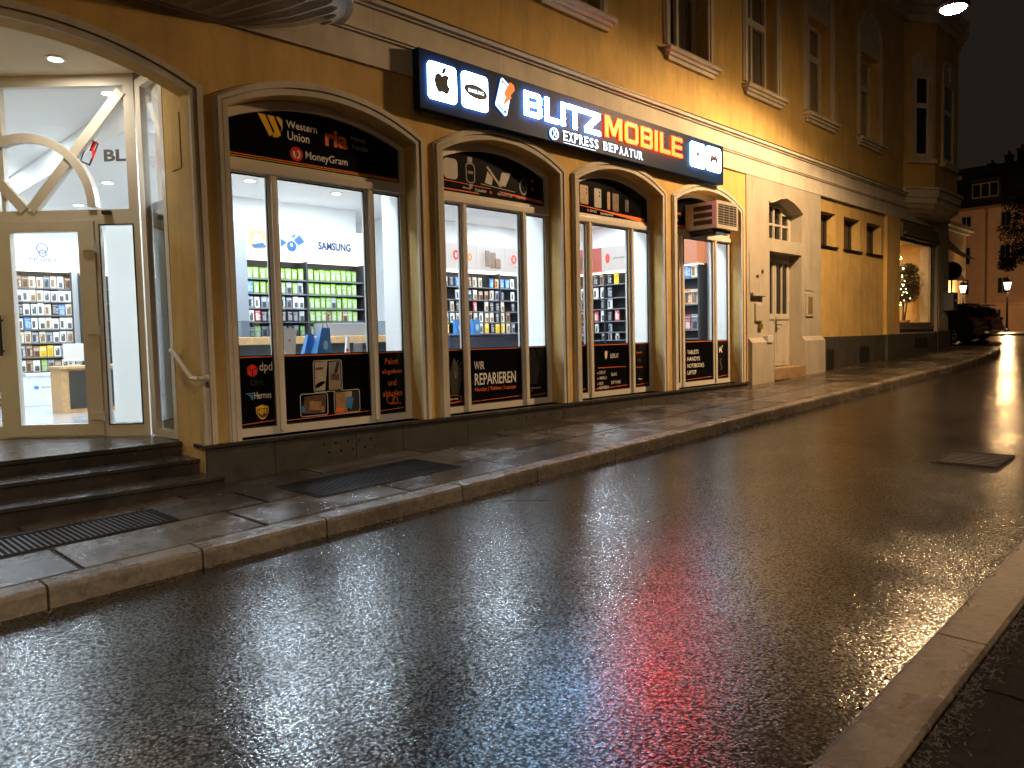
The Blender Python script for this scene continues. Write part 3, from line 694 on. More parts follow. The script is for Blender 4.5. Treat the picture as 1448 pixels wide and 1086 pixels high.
# fanlight bars: diagonals meeting at bottom and a round arch (double track)
strip(B,(.12,4.10),(1.06,2.97),.095,-.012,.06)
strip(B,(2.08,4.10),(1.12,2.97),.095,-.012,.06)
for r0,r1,d_ in ((.60,.68,-.026),):
    o=[(1.09+r1*math.cos(PI*i/24),2.99+r1*1.06*math.sin(PI*i/24)) for i in range(25)]
    i_=[(1.09+r0*math.cos(PI*i/24),2.99+r0*1.06*math.sin(PI*i/24)) for i in range(25)]
    dpoly(B,o+i_[::-1],d_,.062)
B.build('fanlight_bar',FRD,scr)
B=MB()
dpoly(B,rect(.08,2.87,2.955,4.165),.035,.04); dpoly(B,rect(.06,.41,.84,2.82),.035,.04); dpoly(B,rect(1.46,2.86,.84,2.86),.035,.04)
B.build('glass_pane',GL,scr)
B=MB()
for r_ in ((.08,.39,.855,2.805),):
    dpoly(B,[(.062,.838),(.408,.838),(.408,2.822),(.062,2.822)],-.004,-.001,holes=[rect(.074,.394,.85,2.81)])
B.build('gasket',TXK,scr)
# white blind behind the side light
B=MB(); dpoly(B,rect(.065,.405,.85,2.815),.12,.13); B.build('side_blind',BLIND,scr)
door_e=MB(); dpoly(door_e,rect(.45,1.425,.74,2.85),-.02,.05,holes=[rect(.605,1.27,.855,2.755)])
de=door_e.build('entrance_door',FRD,bld)
B=MB(); dpoly(B,rect(.60,1.275,.85,2.76),.01,.016); B.build('glass_pane',GL,de)
for zz in (.93,2.60,1.78):
    B=MB()
    c=DF(.50,zz,-.03); B.obox(c,(1,-1,0),(1,1,0),(0,0,1),.055,.014,.035); c=DF(.44,zz,-.04); B.cyl((c[0],c[1],c[2]-.05),(c[0],c[1],c[2]+.05),.013)
    B.build('hinge',FRD,de)
B=MB(); 
for u_ in (1.395,):
    c=DF(u_,1.75,-.06); B.cyl((c[0],c[1],1.55),(c[0],c[1],1.95),.014); B.cyl(DF(u_,1.6,-.06),DF(u_,1.6,-.02),.01); B.cyl(DF(u_,1.9,-.06),DF(u_,1.9,-.02),.01)
B.build('handle',DKM,de)
# little camera/sensor on the transom
B=MB(); c=DF(.31,2.93,-.02); B.obox(c,(1,-1,0),(1,1,0),(0,0,1),.04,.02,.018); B.build('door_sensor',DKM,scr)
# logo on fanlight glass
B=MB()
pp=lambda L:[(u_,w_) for u_,w_ in L]
o=[(.56,3.43),(.50,3.40),(.42,3.62),(.47,3.65)]
dpoly(B,[(.575,3.44),(.475,3.395),(.375,3.61),(.475,3.665)],.0335,.0345,holes=[[(.56,3.448),(.485,3.415),(.395,3.605),(.47,3.645)]]); B.build('logo_mark',TXK,scr)
B=MB(); dpoly(B,[(.45,3.44),(.40,3.545),(.435,3.545),(.385,3.63),(.435,3.63),(.475,3.54),(.445,3.535)],.031,.0325); B.build('logo_mark',TXR,scr)
text('BL',-.335,3.435,.215,.115,mat('glass_lettering',(.09,.09,.095),.5),scr,fr=lambda u,w,d:DFT(u,w,.033),bold=.035)
# glass side panel in the reveal plane x=2.80
B=MB().yz([(-.58,.735),(-1.22,.735),(-1.22,4.19),(-.58,4.19)][::-1],2.80,2.86,holes=[[(-.66,.80),(-1.10,.80),(-1.10,4.1),(-.66,4.1)]])
sp=B.build('side_panel',FRD,bld)
MB().yz([(-.65,.79),(-1.11,.79),(-1.11,4.11),(-.65,4.11)],2.825,2.83).build('glass_pane',GL,sp)
MB().box(2.87,2.875,.66,1.12,.8,3.0).build('display_back',RKD,sp)

# handrail on the reveal (bolted on, a thing)
hr=thing('handrail','short cream tubular handrail bolted to the yellow reveal beside the entrance steps','handrail',(2.72,.2,1.3))
MB().tube([(2.80,.44,1.52),(2.72,.44,1.57),(2.72,.40,1.565),(2.72,.02,1.325),(2.72,-.13,1.32),(2.79,-.14,1.32)],.020,12).build('rail',FRD,hr)
MB().cyl((2.795,.44,1.53),(2.80,.44,1.53),.035).cyl((2.78,-.14,1.32),(2.80,-.14,1.32),.03).build('mounting_plate',FRD,hr)

# meter cover plate with raised marks on reveal
B=MB().box(2.792,2.80,.2,.40,3.18,3.66); B.build('cover_plate',Y_,bld)

# ---------------- grey door section
gx0,gx1=12.74,15.98
dr=(13.64,15.05)
fan=[(13.62,3.385),(15.06,3.385),(15.06,3.97),(14.86,4.06),(14.62,4.14),(14.34,4.19),(14.05,4.15),(13.82,4.07),(13.62,4.04)]
B=MB().xz(rect(gx0,gx1,.55,4.45),-.02,.26,holes=[rect(dr[0],dr[1],.60,3.145),fan]); B.build('side_entrance_wall',GR,bld)
# curved fan hood lip
MB().band([(13.60,4.06),(13.82,4.10),(14.05,4.18),(14.34,4.225),(14.62,4.175),(14.86,4.09),(15.09,3.985)],[(13.62,4.035),(13.82,4.07),(14.05,4.15),(14.34,4.19),(14.62,4.14),(14.86,4.06),(15.06,3.96)],-.05,-.02).build('fanlight_hood',GR,bld)
for a,b in ((12.78,13.66),(15.04,16.03)):
    B=MB().box(a,b,-.10,-.02,.5,1.43); B.add([(a,-.10,1.43),(b,-.10,1.43),(b,-.02,1.52),(a,-.02,1.52),(a,-.02,1.43),(b,-.02,1.43)],[(0,1,2,3),(0,3,4),(1,5,2)]); B.build('door_pier_base',GR,bld)
WDR=mat('white_door_paint',(.55,.50,.42),.45,var=.12,vscale=5,dirt=.4)
B=MB().xz(rect(13.6,15.08,.93,3.15),.24,.30,holes=[rect(13.68,14.31,1.0,3.06),rect(14.36,14.98,1.0,3.06)]); B.build('door_frame',WDR,bld)
for a,b in ((13.69,14.325),(14.345,14.97)):
    mid=(a+b)/2
    B=MB().xz(rect(a,b,.95,3.05),.215,.255,holes=[rect(a+.07,mid-.02,1.98,2.98),rect(mid+.02,b-.07,1.98,2.98)])
    B.box(a+.06,b-.06,.207,.216,1.02,1.82); B.box(a+.02,b-.02,.195,.215,1.87,1.93)
    d_=B.build('door',WDR,bld); MB().xz(rect(a+.05,b-.05,1.95,3.0),.24,.245).build('pane',DG,d_)
    if a>14: 
        MB().box(a+.015,a+.05,.20,.214,1.62,1.84).cyl((a+.03,.20,1.76),(a+.03,.15,1.76),.009).cyl((a+.03,.155,1.76),(a+.14,.15,1.755),.010).build('handle',DKM,d_)
MB().bbox(13.66,15.04,-.12,.30,.70,.93,.015).build('doorstep',mat('worn_sandstone_step',(.33,.22,.12),.6,var=.3,vscale=6,bump=.4),bld)
B=MB().xz([(13.62,3.385),(15.06,3.385),(15.06,3.97),(14.86,4.06),(14.62,4.14),(14.34,4.19),(14.05,4.15),(13.82,4.07),(13.62,4.04)],.22,.27,holes=[rect(13.69,13.98,3.45,3.70),rect(14.02,14.31,3.45,3.70),rect(14.35,14.64,3.45,3.70),rect(14.68,14.97,3.45,3.70),rect(13.69,13.98,3.74,4.0),rect(14.02,14.31,3.74,4.07),rect(14.35,14.64,3.74,4.06),rect(14.68,14.97,3.74,3.93)])
fl=B.build('fanlight',WDR,bld); MB().xz(rect(13.66,15.0,3.42,4.08),.255,.26).build('pane',DG,fl)
# mail / meter plates on the piers
B=MB().box(12.82,13.40,-.033,-.02,2.32,3.04); B.cyl((13.32,-.036,2.72),(13.32,-.02,2.72),.04); B.build('meter_cover',GR,bld)
MB().box(12.86,13.34,-.09,-.02,2.28,2.34).build('mail_slot',GR,bld); MB().box(12.90,13.32,-.094,-.085,2.272,2.285).build('slot_opening',TXK,bld)
MB().box(13.08,13.16,-.042,-.02,2.62,2.67).cyl((13.32,-.04,2.74),(13.32,-.02,2.74),.04,n=10).build('lock',TXK,bld)
MB().bbox(13.02,13.30,-.06,-.02,1.82,2.15,.02).build('bell_panel',GR,bld)
MB().bbox(13.14,13.27,-.07,-.02,1.68,1.78,.008).build('bell_button_plate',mat('brass',(.35,.25,.08),.4,metal=.6),bld)
MB().bbox(13.35,13.55,-.125,-.02,1.42,1.56,.015).build('intercom',mat('intercom_white',(.6,.58,.55),.5),bld)
MB().box(15.20,15.62,-.032,-.02,2.45,2.88).build('meter_cover',GR,bld)
B=MB().bbox(15.22,15.56,-.05,-.02,1.92,2.38,.02); B.build('letterbox',GR,bld)
MB().box(15.29,15.49,-.057,-.049,1.98,2.32).build('letterbox_grille',mat('dim_brass',(.22,.16,.08),.6,bump=.6,bscale=60),bld)
# ---------------- yellow section with three small windows
SWN=[(15.98,16.93),(17.38,18.36),(18.76,19.75)]
B=MB().xz([(15.98,.6),(19.95,.6),(19.95,4.45),(15.98,4.45)],.05,.30,holes=[rect(a+.02,b,3.44,4.16) for a,b in SWN]); B.build('wall',Y_,bld)
for a,b in SWN:
    w=MB().xz(rect(a+.01,b,3.43,4.17),.24,.29,holes=[rect(a+.07,a+(b-a)/2-.02,3.50,4.1),rect(a+(b-a)/2+.02,b-.06,3.50,4.1)]).build('window',mat('dark_brown_frame',(.05,.035,.02),.5),bld)
    MB().xz(rect(a+.05,b-.05,3.48,4.12),.27,.275).build('pane',DG,w)
    MB().box(a-.02,b+.06,-.0,.24,3.405,3.44).build('window_sill',DKM,bld)
B=MB()
xs_=[16.03,17.0,18.15,19.1,19.95]
for a,b in zip(xs_[:-1],xs_[1:]): 
    B.bbox(a+.004,b-.004,.005,.08,.5,1.49,.01)
B.build('stone_base',ST,bld)
B=MB().box(16.35,16.75,-.002,.02,.78,1.22).box(18.25,18.85,-.002,.02,.86,1.24); B.build('basement_opening',TXK,bld)
# pilasters + shop window beyond
B=MB().box(19.95,20.88,-.03,.3,1.5,4.45); B.build('pilaster',Y_,bld)
B=MB().bbox(19.95,25.18,-.06,.1,.7,1.50,.015).bbox(24.0,25.22,-.09,.1,.7,1.55,.015); B.build('stone_base',ST,bld)
MB().box(22.0,23.1,-.064,-.058,1.12,1.38).build('basement_opening',TXK,bld)
B=MB().xz(rect(20.88,24.0,1.5,4.45),.02,.3,holes=[rect(20.92,23.62,1.78,3.93)]); B.build('wall',GR,bld)
fw2=MB().xz(rect(20.88,23.66,1.72,3.98),.0,.06,holes=[rect(20.98,23.55,1.80,3.90)]).box(20.88,23.75,-.04,.02,1.62,1.70).build('side_shop_window',mat('brown_grey_frame',(.18,.15,.11),.5),bld)
MB().xz(rect(20.96,23.57,1.78,3.92),.025,.03).build('glass_pane',GL,fw2)
B=MB().bbox(20.9,23.95,-.10,.02,3.98,4.36,.02); B.bbox(20.95,23.9,-.16,-.10,4.05,4.12,.01); B.build('awning_box',mat('awning_cover',(.16,.13,.09),.6,var=.3,vscale=7),bld)
B=MB().box(24.0,25.1,-.05,.4,1.5,4.45); B.build('pilaster',GR,bld)
MB().xz(rect(24.12,24.9,1.6,4.3),-.062,-.05).build('pilaster_panel',GR,bld)
# corner return wall on side street
B=MB().box(24.8,25.1,.4,16,.6,4.8); B.build('side_street_wall',GR,bld)
# lit display behind this window
B=MB().box(20.9,24.7,1.9,2.0,1.4,4.2).box(20.85,20.9,.3,2,1.4,4.2).box(24.7,24.75,.405,2,1.4,4.2).box(20.9,24.7,.405,2,4.15,4.2).box(20.9,24.7,.405,2,1.5,1.6)
B.build('display_room',mat('warm_interior',(.66,.50,.26),.7,var=.1),bld)

# ---------------- oriel at the corner
PLAN=[(21.2,0),(22.05,-.50),(24.1,-.50),(24.85,-.28),(25.3,.25),(25.45,1.1),(25.45,2.6)]
def offp(off,dz=0):
    c=Vector((23.3,1.2)); out=[]
    n=len(PLAN)
    for i,p in enumerate(PLAN):
        a=Vector(PLAN[max(0,i-1)]);b=Vector(PLAN[min(n-1,i+1)]); d=(b-a).normalized(); nn=Vector((d.y,-d.x)); out.append((p[0]+nn.x*off,p[1]+nn.y*off))
    return out
def ring(off,z0,z1,mt,name,par):
    P=offp(off)+[(25.2,2.6),(21.2,.3)]
    return MB().xy(P,z0,z1).build(name,mt,par)
ring(0,5.2,9.45,Y_,'oriel_wall',bld)
ring(.10,5.02,5.22,TR,'oriel_base_band',bld); ring(.16,5.22,5.27,TR,'oriel_base_band',bld); ring(.05,4.88,5.02,TR,'oriel_base_band',bld)
ring(.07,9.45,9.65,TR,'oriel_cornice',bld); ring(.16,9.65,9.8,TR,'oriel_cornice',bld); ring(.26,9.8,9.95,TR,'oriel_cornice',bld); ring(-.05,9.95,12.5,Y_,'oriel_upper_wall',bld)
# bowl under the oriel
B=MB(); lv=[(0,4.88),(-.10,4.78),(-.28,4.68),(-.5,4.6),(-.72,4.55)]
R_=[]
for off,z_ in lv:
    P=[(21.2+ (-off)*1.2,0)]+[(23.3+(p[0]-23.3)*(1+off*1.05),max(-.6,p[1]*(1+off)-.02*0)) for p in PLAN[1:6]]
    R_.append([(p[0],min(p[1],.0) if k_<4 else p[1],z_) for k_,p in enumerate(P)])
n_=len(R_[0]); V=[p for r_ in R_ for p in r_]; F=[(i*n_+j,i*n_+j+1,(i+1)*n_+j+1,(i+1)*n_+j) for i in range(len(R_)-1) for j in range(n_-1)]
F.append(tuple((len(R_)-1)*n_+j for j in range(n_)))
B.add(V,F); B.build('oriel_bowl',TR,bld,smooth=False)
def owin(p,q,t0,t1,par):
    p=Vector(p);q=Vector(q); d=(q-p); L=d.length; d.normalize(); nn=Vector((d.y,-d.x))
    fr=lambda u,w,dd:(p.x+d.x*u-nn.x*dd,p.y+d.y*u-nn.y*dd,w)
    a,b=t0*L,t1*L
    B=MB(); o=rect(a-.12,b+.12,6.0,8.35); B.poly(o,[rect(a,b,6.07,8.1)],fr,-.05,0)
    B.poly([(a-.1,8.35),(b+.1,8.35)]+arc(a-.1+.001,b+.1-.001,8.36,8.75,10)[::-1],[],fr,-.04,0)
    B.poly(rect((a+b)/2-.07,(a+b)/2+.07,8.2,8.55),[],fr,-.10,-.04)
    B.poly(rect(a-.2,b+.2,5.88,6.0),[],fr,-.14,0)
    B.build('window_surround',TR,par)
    w=MB(); w.poly(rect(a,b,6.07,8.1),[rect(a+.05,b-.05,6.14,7.3),rect(a+.05,b-.05,7.42,8.04)],fr,-.03,-.001); wo=w.build('window',FR,par)
    B=MB(); B.poly(rect(a+.04,b-.04,6.12,8.06),[],fr,-.012,-.004); B.build('pane',DG,wo)
owin(PLAN[0],PLAN[1],.32,.74,bld); owin(PLAN[1],PLAN[2],.30,.70,bld); owin(PLAN[3],PLAN[4],.2,.75,bld)

# ---------------- fluted shell corbel under the bay above the entrance
cx_,Rx,Ry=2.0,2.34,1.3
def cpos(a,r,z): return (cx_+(1.35+(Rx*.97-1.35)*r)*math.cos(a),-.035-(Ry*.95*r)*math.sin(a),z)
nf=22; nA=nf*14; nR=44; B=MB(); V=[];F=[]
def zc(r):
    for (r0,z0),(r1,z1) in zip(rings[:-1],rings[1:]):
        if r<=r1: return z0+(z1-z0)*(r-r0)/(r1-r0)
    return rings[-1][1]
rings=[(.0,4.46),(.2,4.49),(.5,4.56),(.8,4.67),(1.0,4.745)]
for k_ in range(nR+1):
    r=k_/nR
    for i in range(nA+1):
        a=PI*i/nA; t=((i/14.0)%1.0-.5)*2     # -1..1 across one flute
        w=.80 if r<.80 else .80*math.sqrt(max(0,1-((r-.80)/.10)**2)) if r<.90 else 0
        h=.06*math.sqrt(max(0,1-(t/w)**2)) if w>.02 and abs(t)<w else 0
        h*=min(1,r/.25+.15)
        V.append(cpos(a,r,zc(r)+h))
for k_ in range(nR):
    for i in range(nA): F.append((k_*(nA+1)+i,k_*(nA+1)+i+1,(k_+1)*(nA+1)+i+1,(k_+1)*(nA+1)+i))
B.add(V,F); B.build('bay_corbel',TR,bld,smooth=False)
B=MB()
def hs(r,n=40): return [(cx_+Rx*r*math.cos(PI*i/n),-.03-Ry*r*math.sin(PI*i/n)) for i in range(n+1)]
B.xy(hs(1.0),4.84,4.98).xy(hs(1.0),4.745,4.839,holes=[[(cx_+(p[0]-cx_)*.968,-.03+(p[1]+.03)*.95-.004) for p in hs(1.0)]]); B.build('corbel_rim',TR,bld)
B=MB().xy(hs(1.03),4.98,5.06); B.build('corbel_rim',TR,bld)
B=MB().xy(hs(.95),5.06,8.5); B.build('bay_wall',Y_,bld)

# ---------------- interior room
IN=bld
XE=12.62
B=MB().box(-2,XE,.55,8.2,.60,.72); B.build('interior_floor',IFL,IN)
B=MB().box(2.9,XE,.56,1.75,3.98,4.3).box(2.9,XE,1.75,8.2,3.86,4.3).box(-2,2.899,3.0,8.2,4.17,4.3).xy([(2.86,1.26),(2.899,1.26),(2.899,2.999),(1.12,2.999)],4.17,4.3); B.build('interior_ceiling',WH,IN)
B=MB().box(-2,XE,8.2,8.3,.6,4.3).box(8.4,XE,4.35,4.45,.6,4.3).box(8.3,8.4,4.35,8.2,.6,4.3).box(XE,12.7,.55,4.45,.6,4.3).box(-2.1,-2,.5,8.3,.6,4.3).box(5.0,7.5,4.5,4.6,.6,4.3)
B.build('interior_wall',WH,IN)
# wall stub between entrance vestibule and shop floor
MB().box(2.88,3.08,.30,.98,.72,4.2).build('interior_pier',WH,IN)

# ================================================================== INTERIOR THINGS
LB=emis('lit_header_white',(.84,.93,1.0),1.35); LBR=emis('lit_header_red',(.70,.10,.05),.8); LBO=emis('lit_header_orange',(1.0,.33,.12),.75); LBG=emis('lit_header_grey',(.85,.80,.76),.8)
STRIP=emis('shelf_light_strip',(1,.93,.8),2.5)
PRL=mat('price_rail_grey',(.16,.16,.17),.4)
def rack(name,label,fr,W_,zb,rows,header,cols=None,side=True,board=RKD,depth=.30,shelf=RKD):
    """fr(u,w,d): u along the wall, w up, d out from the wall into the room"""
    o=fr(W_/2,.72,0); t=thing(name,label,'display rack',o)
    def bx(B,u0,u1,w0,w1,d0,d1):
        P=[fr(u,w,d) for w in (w0,w1) for u,d in ((u0,d0),(u1,d0),(u1,d1),(u0,d1))]
        B.add(P,[(0,1,2,3),(4,5,6,7),(0,1,5,4),(1,2,6,5),(2,3,7,6),(3,0,4,7)])
    B=MB(); bx(B,0,W_,zb,2.92,.0,.02); B.build('back_panel',board,t)
    for u in [0,W_-.02]+(cols or []):
        B=MB(); bx(B,u,u+.02,zb,2.90,.021,depth); B.build('side_panel',board,t)
    for z_ in rows:
        B=MB(); bx(B,.021,W_-.021,z_-.022,z_,.021,depth-.02); sh_=B.build('shelf',shelf,t)
        B=MB(); bx(B,.03,W_-.03,z_-.020,z_-.004,depth-.0195,depth-.017); B.build('price_rail',PRL,sh_)
    B=MB(); bx(B,0,W_,2.885,2.905,.1,depth+.02); B.build('light_strip',STRIP,t)
    for u0,u1,mm in header:
        B=MB(); bx(B,u0+.006,u1-.006,2.925,3.40,.05,depth+.05); h=B.build('header_panel',mm,t)
    return t
bk=lambda x0,Y:(lambda u,w,d:(x0+u,Y-d,w))
sd=lambda X,y0:(lambda u,w,d:(X-d,y0-u,w))
r1=rack('display_rack','tall dark rack of green packs under white lit headers behind the first arched window',bk(5.22,4.35),2.12,.72,[1.95,2.16,2.38,2.60,1.72,1.5],[(0,1.04,LB),(1.04,2.12,LB)],cols=[1.03])
HBL=mat('header_blue_ink',(.01,.07,.25),.5)
text('SAMSUNG',6.44,3.08,.60,.125,TXN,r1,y=3.985,bold=.035)
MB().xz(rrect(5.30,5.56,3.02,3.30,.05),3.986,3.992,holes=[rrect(5.37,5.50,3.07,3.24,.03)]).build('logo_mark',TAN,r1)
MB().xz([(5.33,3.08),(5.50,3.12),(5.56,3.06),(5.36,3.04)],3.978,3.984).build('logo_mark',HBL,r1)
B=MB().xz([(5.80,3.20),(5.90,3.15),(5.80,3.08)],3.986,3.992).xz(circ(5.98,3.10,.08,.08,14),3.986,3.992,holes=[circ(5.98,3.12,.03,.03,8)]).xz([(6.02,3.20),(6.12,3.28),(6.20,3.18),(6.10,3.12)],3.986,3.992).xz([(5.95,3.23),(6.06,3.30),(6.04,3.24)],3.986,3.992); B.build('logo_mark',HBL,r1)
MB().box(5.0,5.2,3.9,4.35,.72,3.40).build('side_cabinet',GREY,r1)
r2=rack('display_rack','long dark rack of mixed packs under pale headers behind the repair slogan window',bk(8.75,4.35),3.55,.72,[1.52,1.73,1.94,2.15,2.37,2.61,1.3],[(0,1.10,LBG),(1.10,1.86,LBG),(1.86,3.55,LBG)],cols=[1.75])
MB().xz(circ(9.28,3.17,.07,.09,14),3.935,3.942,holes=[circ(9.28,3.17,.035,.055,10)]).xz(rect(9.40,9.46,3.1,3.24),3.935,3.942).build('logo_mark',TXR,r2)
MB().xz(circ(9.62,3.15,.06,.07,12),3.935,3.942,holes=[circ(9.62,3.15,.03,.04,8)]).build('logo_mark',TXO,r2)
B=MB().xz(rect(10.02,10.14,2.99,3.30),3.935,3.942).xz(rect(10.16,10.30,2.97,3.27),3.935,3.942).xz(rrect(10.28,10.42,2.96,3.16,.03),3.925,3.932); B.build('header_picture',BRN,r2)
MB().xz(circ(10.80,3.17,.07,.09,14),3.935,3.942,holes=[circ(10.80,3.17,.035,.055,10)]).xz(circ(10.98,3.15,.06,.07,14),3.935,3.942,holes=[circ(10.98,3.15,.03,.04,10)]).build('logo_mark',TXR,r2)
text('phone',10.84,3.0,.2,.04,TXK,r2,y=3.935)
r3=rack('display_rack','side wall rack with red and orange headers behind the third and fourth arches',sd(12.60,4.0),3.3,.72,[1.54,1.70,1.92,2.17,2.39,2.66],[(0,1.12,LBR),(1.12,2.3,LBG),(2.3,3.3,LBO)],cols=[1.12,2.2])
B=MB().yz([(-3.55,3.0),(-3.15,3.0),(-3.1,3.15),(-3.2,3.28),(-3.3,3.2),(-3.38,3.26),(-3.5,3.22),(-3.58,3.1)],12.235,12.242); B.build('header_picture',BRN,r3)
frS=lambda u,w,d:(12.238,4.0-u,w)
B=MB().yz([(-x_,z_) for x_,z_ in circ(2.72,3.17,.055,.10,14)],12.235,12.242); B.build('logo_mark',TXR,r3)
text('phoneservice',1.42,3.13,.40,.06,TXK,r3,fr=frS); text('reparatur',2.55,3.13,.42,.08,TXW,r3,fr=frS)
r4=rack('display_rack','rack of white phone case packs with white header seen through the glass entrance door',bk(3.03,7.80),.86,.72,[1.25,1.49,1.72,1.94,2.17,2.39,2.61],[(-.02,.86,LB)],depth=.3)
text('MOBILE',3.27,3.02,.40,.06,HBL,r4,y=7.38)
B=MB().xz(circ(3.47,3.24,.085,.085,16),7.44,7.445,holes=[circ(3.47,3.24,.07,.07,16)]).xz(circ(3.47,3.16,.06,.06,12),7.43,7.435,holes=[circ(3.47,3.16,.045,.045,12)]); B.build('logo_mark',HBL,r4)
r5=rack('display_rack','pale wooden shelf unit of boxed goods at the edge of the glass entrance door',bk(1.85,7.80),1.14,.72,[.80,1.25,1.49,1.72,1.94,2.17,2.39],[(0,1.12,LB)],board=WOOD,shelf=WOOD)
r6=rack('display_rack','narrow dark rack of phone case packs beside the far white wall of the shop',bk(7.45,8.15),.85,.72,[1.52,1.8,2.1,2.4,2.65],[(0,.85,LB)])
r7=rack('display_rack','rack of phone case packs at the back wall between counter and white wall',bk(4.15,8.1),3.2,.72,[1.5,1.8,2.1,2.4,2.65],[(0,1.06,LB),(1.06,2.12,LB),(2.12,3.2,LB)])

# packs
PC={'green':(.20,.38,.02),'white':(.75,.74,.70),'black':(.03,.03,.035),'blue':(.06,.20,.50),'yellow':(.80,.50,.03),'brown':(.30,.15,.07),'grey':(.25,.26,.28),'cream':(.60,.52,.38),'red':(.45,.04,.03),'orange':(.7,.25,.05)}
CASEC={'green':(.45,.42,.38),'white':(.10,.09,.09),'black':(.22,.2,.2),'blue':(.3,.4,.6),'yellow':(.6,.35,.03),'brown':(.08,.05,.04),'grey':(.05,.05,.06),'cream':(.25,.14,.08),'red':(.6,.5,.45),'orange':(.12,.08,.07)}
PM={}
def packmesh(c,v):
    if (c,v) in PM: return PM[(c,v)]
    B=MB(); w=.082
    B.xz(rrect(-w/2,w/2,0,.165,.008,2)+[],-.011,.011,holes=[circ(0,.152,.007,.005,8)])
    B.slot(1)
    if v==0: B.xz(rrect(-.026,.026,.015,.125,.009,3),-.0155,-.0115,holes=[rrect(-.02,.0,.095,.118,.005,2)])
    elif v==1: B.xz(rrect(-.030,.008,.02,.12,.008,3),-.0155,-.0115)
    else: B.xz(rrect(-.022,.030,.010,.085,.008,3),-.0155,-.0115)
    B.slot(2); B.xz(rect(-.035,.035,.130,.142),-.0145,-.0113)
    if v==1: B.xz(rect(.012,.036,.02,.05),-.0145,-.0113).xz(rect(.012,.036,.06,.10),-.0145,-.0113)
    if v==2: B.xz(rect(-.036,.036,.095,.122),-.0145,-.0113)
    me=B.build('phone_case_pack',[mat('pack_'+c,PC[c],.45),mat('pack_case_'+c,CASEC[c],.3),mat('pack_label_'+c,tuple(min(.8,.3+.6*q) for q in PC[c]),.5)])
    PM[(c,v)]=me.data; bpy.data.objects.remove(me); return PM[(c,v)]
def pack(loc,c,rot,label,group,rnd,s=1):
    o=bpy.data.objects.new('phone_case_pack',packmesh(c,rnd.randrange(3))); COL.objects.link(o); o.location=loc
    o.rotation_euler=(rnd.uniform(-.04,.04),0,rot+rnd.uniform(-.12,.12)); o.scale=(s*rnd.uniform(.93,1.05),1,s*rnd.uniform(.92,1.03))
    tag(o,label,'phone case pack',group)
COLN={'green':'green','white':'white','black':'black','blue':'blue','yellow':'yellow','brown':'brown','grey':'grey','cream':'cream','red':'red','orange':'orange'}
ORD={0:'lowest',1:'second lowest',2:'third',3:'fourth',4:'fifth',5:'top',6:'topmost'}
def fill(row,n,x0,x1,Y,z,cs,rot,fr,where,shelfname,grp,rnd,s=1,skip=0):
    for i in range(n):
        if rnd.random()<skip: continue
        t=x0+(x1-x0)*(i+.5)/n+rnd.uniform(-.006,.006)
        c=rnd.choice(cs)
        p=fr(t,z,Y)
        pack(p,c,rot,'%s phone case pack on the %s shelf %s'%(COLN[c],shelfname,where),'%s packs on the %s shelf %s'%(c,shelfname,where),rnd,s)
rn=random.Random(4)
G=['green']*7
F1=lambda t,z,Y:(t,Y,z)
wh='under the lit blue lettering'
for z,nm,cs in ((2.60,'top',G+['brown']),(2.38,'second',G+['cream']),(2.16,'third',G+['grey']),(1.95,'fourth',G+['brown','cream']),(1.72,'fifth',['green','green','grey'])):
    fill(0,9,6.30,7.20,4.10,z,cs,0,F1,wh,nm,'',rn,1.06)
wh='under the lit picture header'
for z,nm,cs in ((2.60,'top',G+['blue','green']),(2.38,'second',['green','green','green','grey','blue']),(2.16,'third',['green','grey','white','brown','white']),(1.95,'fourth',['black','white','grey','red','black']),(1.72,'fifth',['black','grey','green'])):
    fill(0,9,5.27,6.22,4.10,z,cs,0,F1,wh,nm,'',rn,1.04)
wh='behind the repair slogan window'
for z,nm,cs in ((2.61,'top',['black','white','blue','cream','cream','white','orange','brown']),(2.37,'second',['cream','black','white','brown','grey','cream']),(2.15,'third',['white','black','red','black','blue','cream']),(1.94,'fourth',['white','black','cream','grey','cream','brown']),(1.73,'fifth',['yellow','white','black','yellow','cream','grey']),(1.52,'sixth',['grey','brown','white','cream'])):
    fill(0,13,9.05,10.95,4.08,z,cs,0,F1,wh,nm,'',rn,1.1,skip=.12)
FS=lambda t,z,Y:(Y,t,z)
wh='behind the third arched window'
for z,nm,cs in ((2.66,'top',['yellow','black','blue','brown','black']),(2.39,'second',['white','black','white','cream','grey']),(2.17,'third',['brown','grey','white','black','cream']),(1.92,'fourth',['black','white','red','brown','white']),(1.70,'fifth',['white','grey','white','black']),(1.54,'sixth',['cream','white','grey'])):
    fill(0,8,3.90,2.50,12.36,z,cs,-PI/2,FS,wh,nm,'',rn,1.35 if z>1.6 and z!=1.70 else 1,skip=.15)
wh='behind the fourth arched window'
for z,nm,cs in ((2.66,'top',['white','blue','cream','white']),(2.17,'third',['white','cream','grey','orange']),(1.70,'fifth',['red','white','grey','grey'])):
    fill(0,7,1.75,.75,12.36,z,cs,-PI/2,FS,wh,nm,'',rn,1.7,skip=.0)
wh='seen through the entrance door'
for z,nm,cs in ((2.61,'top',['grey','white','white','cream','cream','brown']),(2.39,'second',['white','cream','white','white','cream']),(2.17,'third',['cream','white','blue','black','white','white']),(1.94,'fourth',['white','blue','white','cream','white']),(1.72,'fifth',['cream','white','white','grey','cream']),(1.49,'sixth',['brown','white','blue','yellow','grey']),(1.25,'seventh',['white','grey','green','brown','cream'])):
    fill(0,8,3.07,3.88,7.54,z,cs,0,F1,wh,nm,'',rn,1.12)
